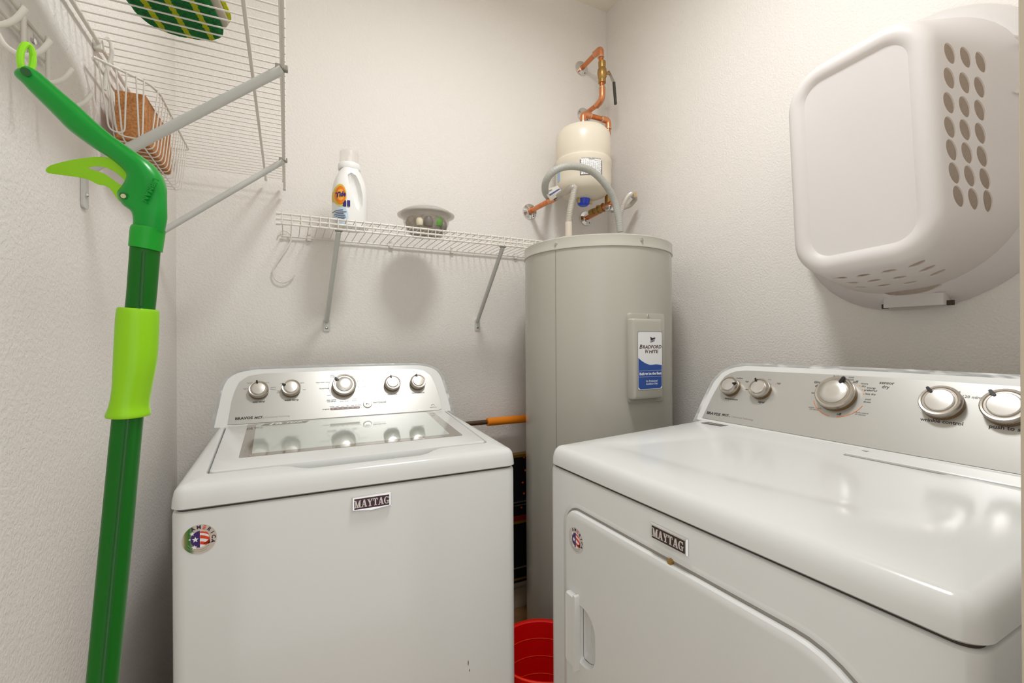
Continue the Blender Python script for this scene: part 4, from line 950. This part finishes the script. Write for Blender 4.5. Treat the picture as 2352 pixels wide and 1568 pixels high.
# label on the front-left shoulder of the bottle
yl_ = -(BD*.98*.62)-.0004
def lab_pt(px, py):
    Mw = WM(t) @ frameM((0, yl_, 0), (1, 0, 0), (0, 0, 1)); return uvhit(Mw, px, py)
Mlb = frameM((0, yl_, 0), (1, 0, 0), (0, 0, 1))
c_ = lab_pt(771, 443)
def wrapb(polys, m, name, lift, par):
    """print wrapped onto the bottle's rounded left edge: x -> superellipse surface"""
    mb = MB()
    def cut(poly, xa, xb):
        for side, lim in ((1, xa), (-1, xb)):
            res = []
            for i in range(len(poly)):
                p, q = poly[i-1], poly[i]; dp, dq_ = side*(p[0]-lim), side*(q[0]-lim)
                if dp*dq_ < 0: f_ = dp/(dp-dq_); res.append((lim, p[1]+(q[1]-p[1])*f_))
                if dq_ >= 0: res.append(q)
            poly = res
            if len(poly) < 3: return None
        return poly
    strips = []
    for poly in polys:
        xs = [p[0] for p in poly]; xa, xb = min(xs), max(xs); nn = max(1, int((xb-xa)/.0025))
        for k_ in range(nn):
            c__ = cut(poly, xa+(xb-xa)*k_/nn-1e-7*(k_ == 0), xa+(xb-xa)*(k_+1)/nn+1e-7)
            if c__: strips.append(c__)
    for poly in strips:
        vs = []
        for x, z in poly:
            k = bsec(z); f = z/H; wx = BW*k*1.002+lift; wy = BD*(.98-.42*max(0, (f-.35)/.65)**2)*.62+lift
            cxv = min(1, abs(x)/wx); a = (max(0, 1-cxv**(2/.72)))**(.72/2); vs.append((x, -wy*a-lift, z))
        mb.add(vs, [list(range(len(vs)))])
    return part(name, mb, m, par)
LX = -BW*.74
oval = [[(LX+.0175*cos(2*pi*k/28), H*.47+.034*sin(2*pi*k/28)) for k in range(28)]]
lw_ = wrapb([[(LX+.0165*cos(2*pi*k/28), H*.47+.036*sin(2*pi*k/28)) for k in range(28)]], mat('logo_yellow', (228, 196, 84), .4), 'logo_ring', .0010, t)
wrapb([[(LX+.0135*cos(2*pi*k/28), H*.47+.029*sin(2*pi*k/28)) for k in range(28)]], mat('logo_orange', (240, 130, 20), .4), 'logo_disc', .0016, t)
wrapb([[(LX+.009*cos(2*pi*k/28), H*.47+.019*sin(2*pi*k/28)) for k in range(28)]], mat('logo_orange_light', (250, 175, 70), .4), 'logo_glow', .0018, t)
tm = MB(); text(tm, 'Tide', .022, Matrix.Identity(4), bold=.0009, ext=0, shear=.15); 
for v in tm.v: v.x *= .66
def wrapt(tm, cx, cz, m, name, lift, slope=.18):
    mb = MB()
    for v in tm.v:
        x = cx+v.x; z = cz+v.y+v.x*slope; k = bsec(z); f = z/H; wx = BW*k*1.002+lift; wy = BD*(.98-.42*max(0, (f-.35)/.65)**2)*.62+lift
        cxv = min(1, abs(x)/wx); a = (max(0, 1-cxv**(2/.72)))**(.72/2); mb.v.append(Vector((x, -wy*a-lift, z)))
    mb.f = tm.f; return part(name, mb, m, t)
wrapt(tm, LX, H*.475, mat('logo_navy', (40, 30, 110), .4), 'logo_lettering', .0024)
wrapb([[(LX+.018*cos(2*pi*k/28)+.003, H*.14+.030*sin(2*pi*k/28)) for k in range(28)]], mat('label_pale_blue', (200, 220, 236), .4), 'label_patch', .0010, t)
wrapb([[(LX+.006+dx, H*.285+dz) for dx, dz in ((0, 0), (.009, 0), (.009, .018), (.0045, .022), (0, .018))], [(LX+.018+dx, H*.29+dz) for dx, dz in ((0, 0), (.009, 0), (.009, .02), (0, .02))]], mat('logo_navy', (40, 30, 110), .4), 'label_icons', .0014, t)
lns = []
for i, (a, b_) in enumerate(((-.016, .006), (-.012, .016), (-.014, .008), (-.012, .012), (-.008, .014), (-.006, .010))):
    z = H*(.215-.028*i); lns.append([(LX+a, z), (LX+b_, z+.002), (LX+b_, z+.0045), (LX+a, z+.0025)])
wrapb(lns, mat('label_text_grey', (90, 98, 120), .5), 'label_print', .0014, t)

# clear plastic salad bowl with hidden bits inside
bc = onY(985, 540, 1.59); bwX = onY(979, 510, 1.585)
t = thing('plastic_container', 'round clear plastic container with domed lid on the small wire shelf', 'container', (bwX.x, 1.585, zs_))
CR = .100
CLEAR = mat('clear_plastic', (226, 216, 204), .06, alpha=.22)
part('bowl', MB().lathe([(.050, .0), (.060, .001), (.072, .018), (.080, .045), (.0835, .066), (.094, .067), (CR, .069), (CR, .071), (.092, .0705), (.0815, .069), (.0785, .045), (.0705, .019), (.059, .004), (.001, .004)], 48), CLEAR, t)
part('lid', MB().lathe([(CR*.99, .0712), (CR, .073), (.090, .075), (.086, .083), (.070, .091), (.045, .095), (.001, .096), (.001, .0945), (.045, .0935), (.069, .0895), (.0845, .082), (.0885, .0735)], 48), mat('grey_clear_lid', (206, 200, 192), .12, alpha=.42), t)
part('contents', MB().lathe([(.055, .006), (.066, .020), (.073, .046), (.066, .060), (.02, .064), (.001, .064)], 32), mat('brown_packets', (176, 160, 140), .6, vary=((92, 82, 66), 40)), t)
for (a, rr_, z, s_, m_) in ((-1.2, .066, .040, .016, mat('green_wrap', (96, 150, 60), .5)), (-2.15, .071, .034, .013, mat('cream_cap', (226, 218, 190), .5)), (-1.75, .066, .036, .018, mat('grey_pod', (120, 112, 104), .4)), (-.9, .070, .028, .014, mat('grey_pod', (120, 112, 104), .4))):
    part('content_piece', MB().lathe([(s_*.8, -s_), (s_, -s_*.4), (s_, s_*.4), (s_*.75, s_*.9), (.001, s_*.92)], 16, Matrix.Translation((cos(a)*rr_, sin(a)*rr_, z))), m_, t)

# open white hook on the shelf's back rod
hk = [onY(x, y, YB-.012) for x, y in ((640, 541), (644, 532), (655, 530), (665, 536), (669, 548), (662, 566), (643, 594), (630, 614), (627, 630), (634, 643), (650, 649), (666, 643), (677, 631))]
o = make_obj('hanging_hook', MB().tube(smooth_curve(hk, 5), .0024, 10), WIRE); tag(o, 'white open wire hook hanging from the left end of the small wire shelf', 'hook')

# ------------------------------------------------------------------ laundry basket on the right wall
t = thing('laundry_basket', 'white plastic laundry basket with oval holes hung on the right wall', 'laundry basket', (XR, .57, CZ+.43))
th_ = radians(2.5)
def bk(x, hy, hz, cy, cz, r, n=12, m=8, rot=th_):
    p = rrect(-hy, -hz, hy, hz, min(r, hy*.98), n, m)
    return [Vector((x, cy+a*cos(rot)+b*sin(rot), cz-a*sin(rot)+b*cos(rot))) for a, b in p]
cy0, cz0, cy1, cz1 = .561, CZ+.402, .585, CZ+.430
def sec(x, off=0):
    s = (x-1.135)/(1.345-1.135)
    hy = .146+.084*s; hz = .250+.063*s
    return bk(x, hy-off, hz-off, cy0+(cy1-cy0)*s, cz0+(cz1-cz0)*s, .088+.122*s-off)
def secb(x, d): return bk(x, .146-d, .250-d, cy0, cz0, max(.088-d, .03))
tk = .0028
outer = [secb(1.123, .050), secb(1.1225, .044), secb(1.116, .036), secb(1.1135, .027), secb(1.114, .018), secb(1.119, .009), secb(1.128, .002), sec(1.140), sec(1.17), sec(1.21), sec(1.25), sec(1.29), sec(1.33), bk(1.345, .231, .314, cy1, cz1, .212)]
lip = [bk(1.352, .242, .326, cy1, cz1, .222), bk(1.392, .262, .350, cy1, cz1, .245), bk(1.402, .268, .356, cy1, cz1, .25), bk(1.402, .263, .351, cy1, cz1, .246), bk(1.390, .258, .346, cy1, cz1, .242)]
innr = [bk(1.354, .237, .321, cy1, cz1, .218), bk(1.347, .2275, .3105, cy1, cz1, .209), sec(1.33, tk), sec(1.29, tk), sec(1.25, tk), sec(1.21, tk), sec(1.17, tk), sec(1.142, tk), secb(1.131, .006), secb(1.123, .0125), secb(1.1185, .020), secb(1.1175, .027), secb(1.120, .0355), secb(1.1255, .044), secb(1.1262, .050)]
body = wpart('basket_body', MB().loft(outer+lip+innr), BASKET, t)
cutter = MB()
def side_frame(px, py, side):
    """a point on the tapering near side (facing the door) or the under side"""
    a = Vector(sec(1.17)[0]); 
    if side == 'near': P = [(1.17, -1, 0), (1.30, -1, 0)]
    def q(x, lat):
        s = (x-1.135)/(.21); hy = .146+.084*s; hz = .250+.063*s; cy = cy0+(cy1-cy0)*s; cz = cz0+(cz1-cz0)*s
        A_, B_ = (-hy, lat) if side == 'near' else (lat, -hz)
        return Vector((x, cy+A_*cos(th_)+B_*sin(th_), cz-A_*sin(th_)+B_*cos(th_)))
    o = q(1.17, 0); u = (q(1.30, 0)-o).normalized(); v = (q(1.17, .1)-o).normalized()
    return frameM(o, u, v)
Mn = side_frame(0, 0, 'near'); Mu = side_frame(0, 0, 'under')
c1_ = [(2186,122),(2182,179),(2178,236),(2179,292),(2184,344),(2192,397),(2206,450)]
c2_ = [(2223,131),(2217,190),(2214,245),(2214,298),(2219,351),(2227,404),(2240,456)]
c3_ = [(2258,142),(2251,200),(2249,253),(2249,306),(2254,359),(2262,410),(2275,460)]
def hole(Mx, u, v, ru, rv, rot):
    cutter.prism(ellipse(u, v, ru, rv, 20, rot), -.03, .03, Mx)
cols = [[uvhit(Mn, *p) for p in c] for c in (c1_, c2_, c3_)]
for c in cols:
    mu = sum(p[0] for p in c)/len(c)
    for p in c: hole(Mn, max(-.030, p[0]*.6+mu*.4), p[1], .0120, .0225, radians(20))
un = [(1930,640),(1957,652),(1978,663),(1983,633),(2008,645),(2030,656),(2042,623),(2066,638),(2090,650),(2105,612),(2129,625),(2152,637)]
for px, py in un:
    u, v = uvhit(Mu, px, py); hole(Mu, u, v, .0105, .0155, radians(-20))
BH = (Mn, Mu)
# grip slot under the rim
for px0, px1, py in ((2026, 2165, 678),):
    
    yA = onX(px0, py, 1.349); yB_ = onX(px1, py, 1.349)
    cutter.prism(ellipse((yA.y+yB_.y)/2, 0, abs(yA.y-yB_.y)/2, .009, 24), -.04, .04, frameM((1.346, 0, cz1-.318), (0, 1, 0), (1, 0, 0)))
invW = WM(t).inverted(); cutter.v = [invW @ v for v in cutter.v]
carve(body, cutter)
wpart('grip_bar', MB().loft([[Vector((x, y, cz1-.350+zz)) for x, y in rrect(1.352, yB_.y, 1.403, yA.y, .004, 3)] for zz in (0, .028)]), BASKET, t)
for yy in (yA.y+.005, yB_.y-.005): wpart('grip_hole_shade', MB().box((1.368, yy-.006, cz1-.3515), (1.378, yy+.005, cz1-.340)), mat('hole_shade', (70, 58, 50), .7), t)  # solid dark boxes, coloured as the shade inside two small square holes
for px, py in ((2320, 222), (2318, 318), (2325, 405)):
    s_ = .0; q = onX(px, py, 1.335)
for lat in (.17, .06, -.05):
    wpart('rib', MB().add([(1.30, .367, cz1+lat), (1.395, .330, cz1+lat), (1.395, .370, cz1+lat), (1.30, .367, cz1+lat+.004), (1.395, .330, cz1+lat+.004), (1.395, .370, cz1+lat+.004)], [[0, 2, 1], [3, 4, 5], [0, 1, 4, 3], [1, 2, 5, 4], [2, 0, 3, 5]]), BASKET, t)

# ------------------------------------------------------------------ behind and between the machines
t = thing('pole_with_orange_grip', 'dark pole with an orange foam sleeve lying behind the washer', 'pole', (.60, 1.715, .83))
zz = onY(1150, 966, 1.715).z; xo = onY(1118, 967, 1.715).x
wpart('pole', MB().tube([Vector((.10, 1.715, zz)), Vector((xo+.03, 1.715, zz))], .0095, 14), BROWN, t)
wpart('orange_sleeve', MB().tube([Vector((xo, 1.715, zz)), Vector((xo+.002, 1.715, zz)), Vector((xo+.45, 1.715, zz))], [.011, .0165, .0165], 18), ORANGE, t)

t = thing('black_panel', 'black studded panel with silver bars leaning behind the water heater', 'panel', (.80, 1.745, .13))
gold = mat('gold_edge', (150, 112, 40), .4, metal=.5)
zt1 = onY(1198, 1042, 1.735).z; zb1 = onY(1198, 1336, 1.735).z
wpart('board', MB().box((.68, 1.735, zb1), (1.15, 1.766, zt1-.006)), BLACKP, t, bevel=.003)
wpart('gold_edge', MB().box((.68, 1.730, zt1-.012), (1.15, 1.768, zt1)), gold, t)
for py in (1151, 1158, 1301): z = onY(1198, py, 1.73).z; wpart('silver_bar', MB().tube([Vector((.68, 1.728, z)), Vector((1.15, 1.728, z))], .0035, 8), CHROME, t)
z = onY(1198, 1190, 1.73).z; wpart('red_band', MB().box((.68, 1.731, z-.008), (1.15, 1.736, z+.012)), mat('dark_red', (120, 16, 10), .5), t)
wpart('gold_band', MB().box((.68, 1.730, z-.020), (1.15, 1.736, z-.009)), gold, t)
z = onY(1198, 1330, 1.73).z; wpart('gold_band', MB().box((.68, 1.730, z), (1.15, 1.736, z+.006)), gold, t)
for px, py in ((1204, 1050), (1207, 1080), (1201, 1108), (1204, 1133), (1198, 1165)):
    q = onY(px, py, 1.733); wpart('stud', MB().lathe([(.0045, 0), (.004, .003), (.001, .0045)], 10, frameM((q.x, 1.735, q.z), (1, 0, 0), (0, 0, 1))), mat('orange_stud', (235, 90, 30), .4), t)

t = thing('red_bucket', 'red ringed rubber bucket on the floor between washer and dryer', 'bucket', (.632, 1.095, 0))
n = 48; R0 = .128
prof = [(.085, 0), (.095, .004)]
for k in range(6): z = .02+k*.05; r_ = .098+(R0-.098)*(z/.31); prof += [(r_+.001, z), (r_+.0045, z+.044)]
prof += [(R0+.004, .300), (R0+.005, .310), (R0, .310)]
ins = []
for k in range(5, -1, -1): z = .012+k*.0495; r_ = .094+(R0-.098)*(z/.31); ins += [(r_+.004, z+.0475), (r_, z+.002), (r_+.0035, z+.0005)]
part('bucket_body', MB().lathe(prof+ins+[(.08, .010), (.001, .010)], n), RED, t)
for k in range(1, 6):
    z = .012+k*.0495; r_ = .094+(R0-.098)*(z/.31)
    part('ridge', MB().tube([Vector((r_*cos(2*pi*i/n), r_*sin(2*pi*i/n), z+.001)) for i in range(n)], .0014, 6, closed=True), REDL, t)
part('rim', MB().tube([Vector(((R0+.0025)*cos(2*pi*i/n), (R0+.0025)*sin(2*pi*i/n), .3105)) for i in range(n)], .0026, 8, closed=True), REDL, t)
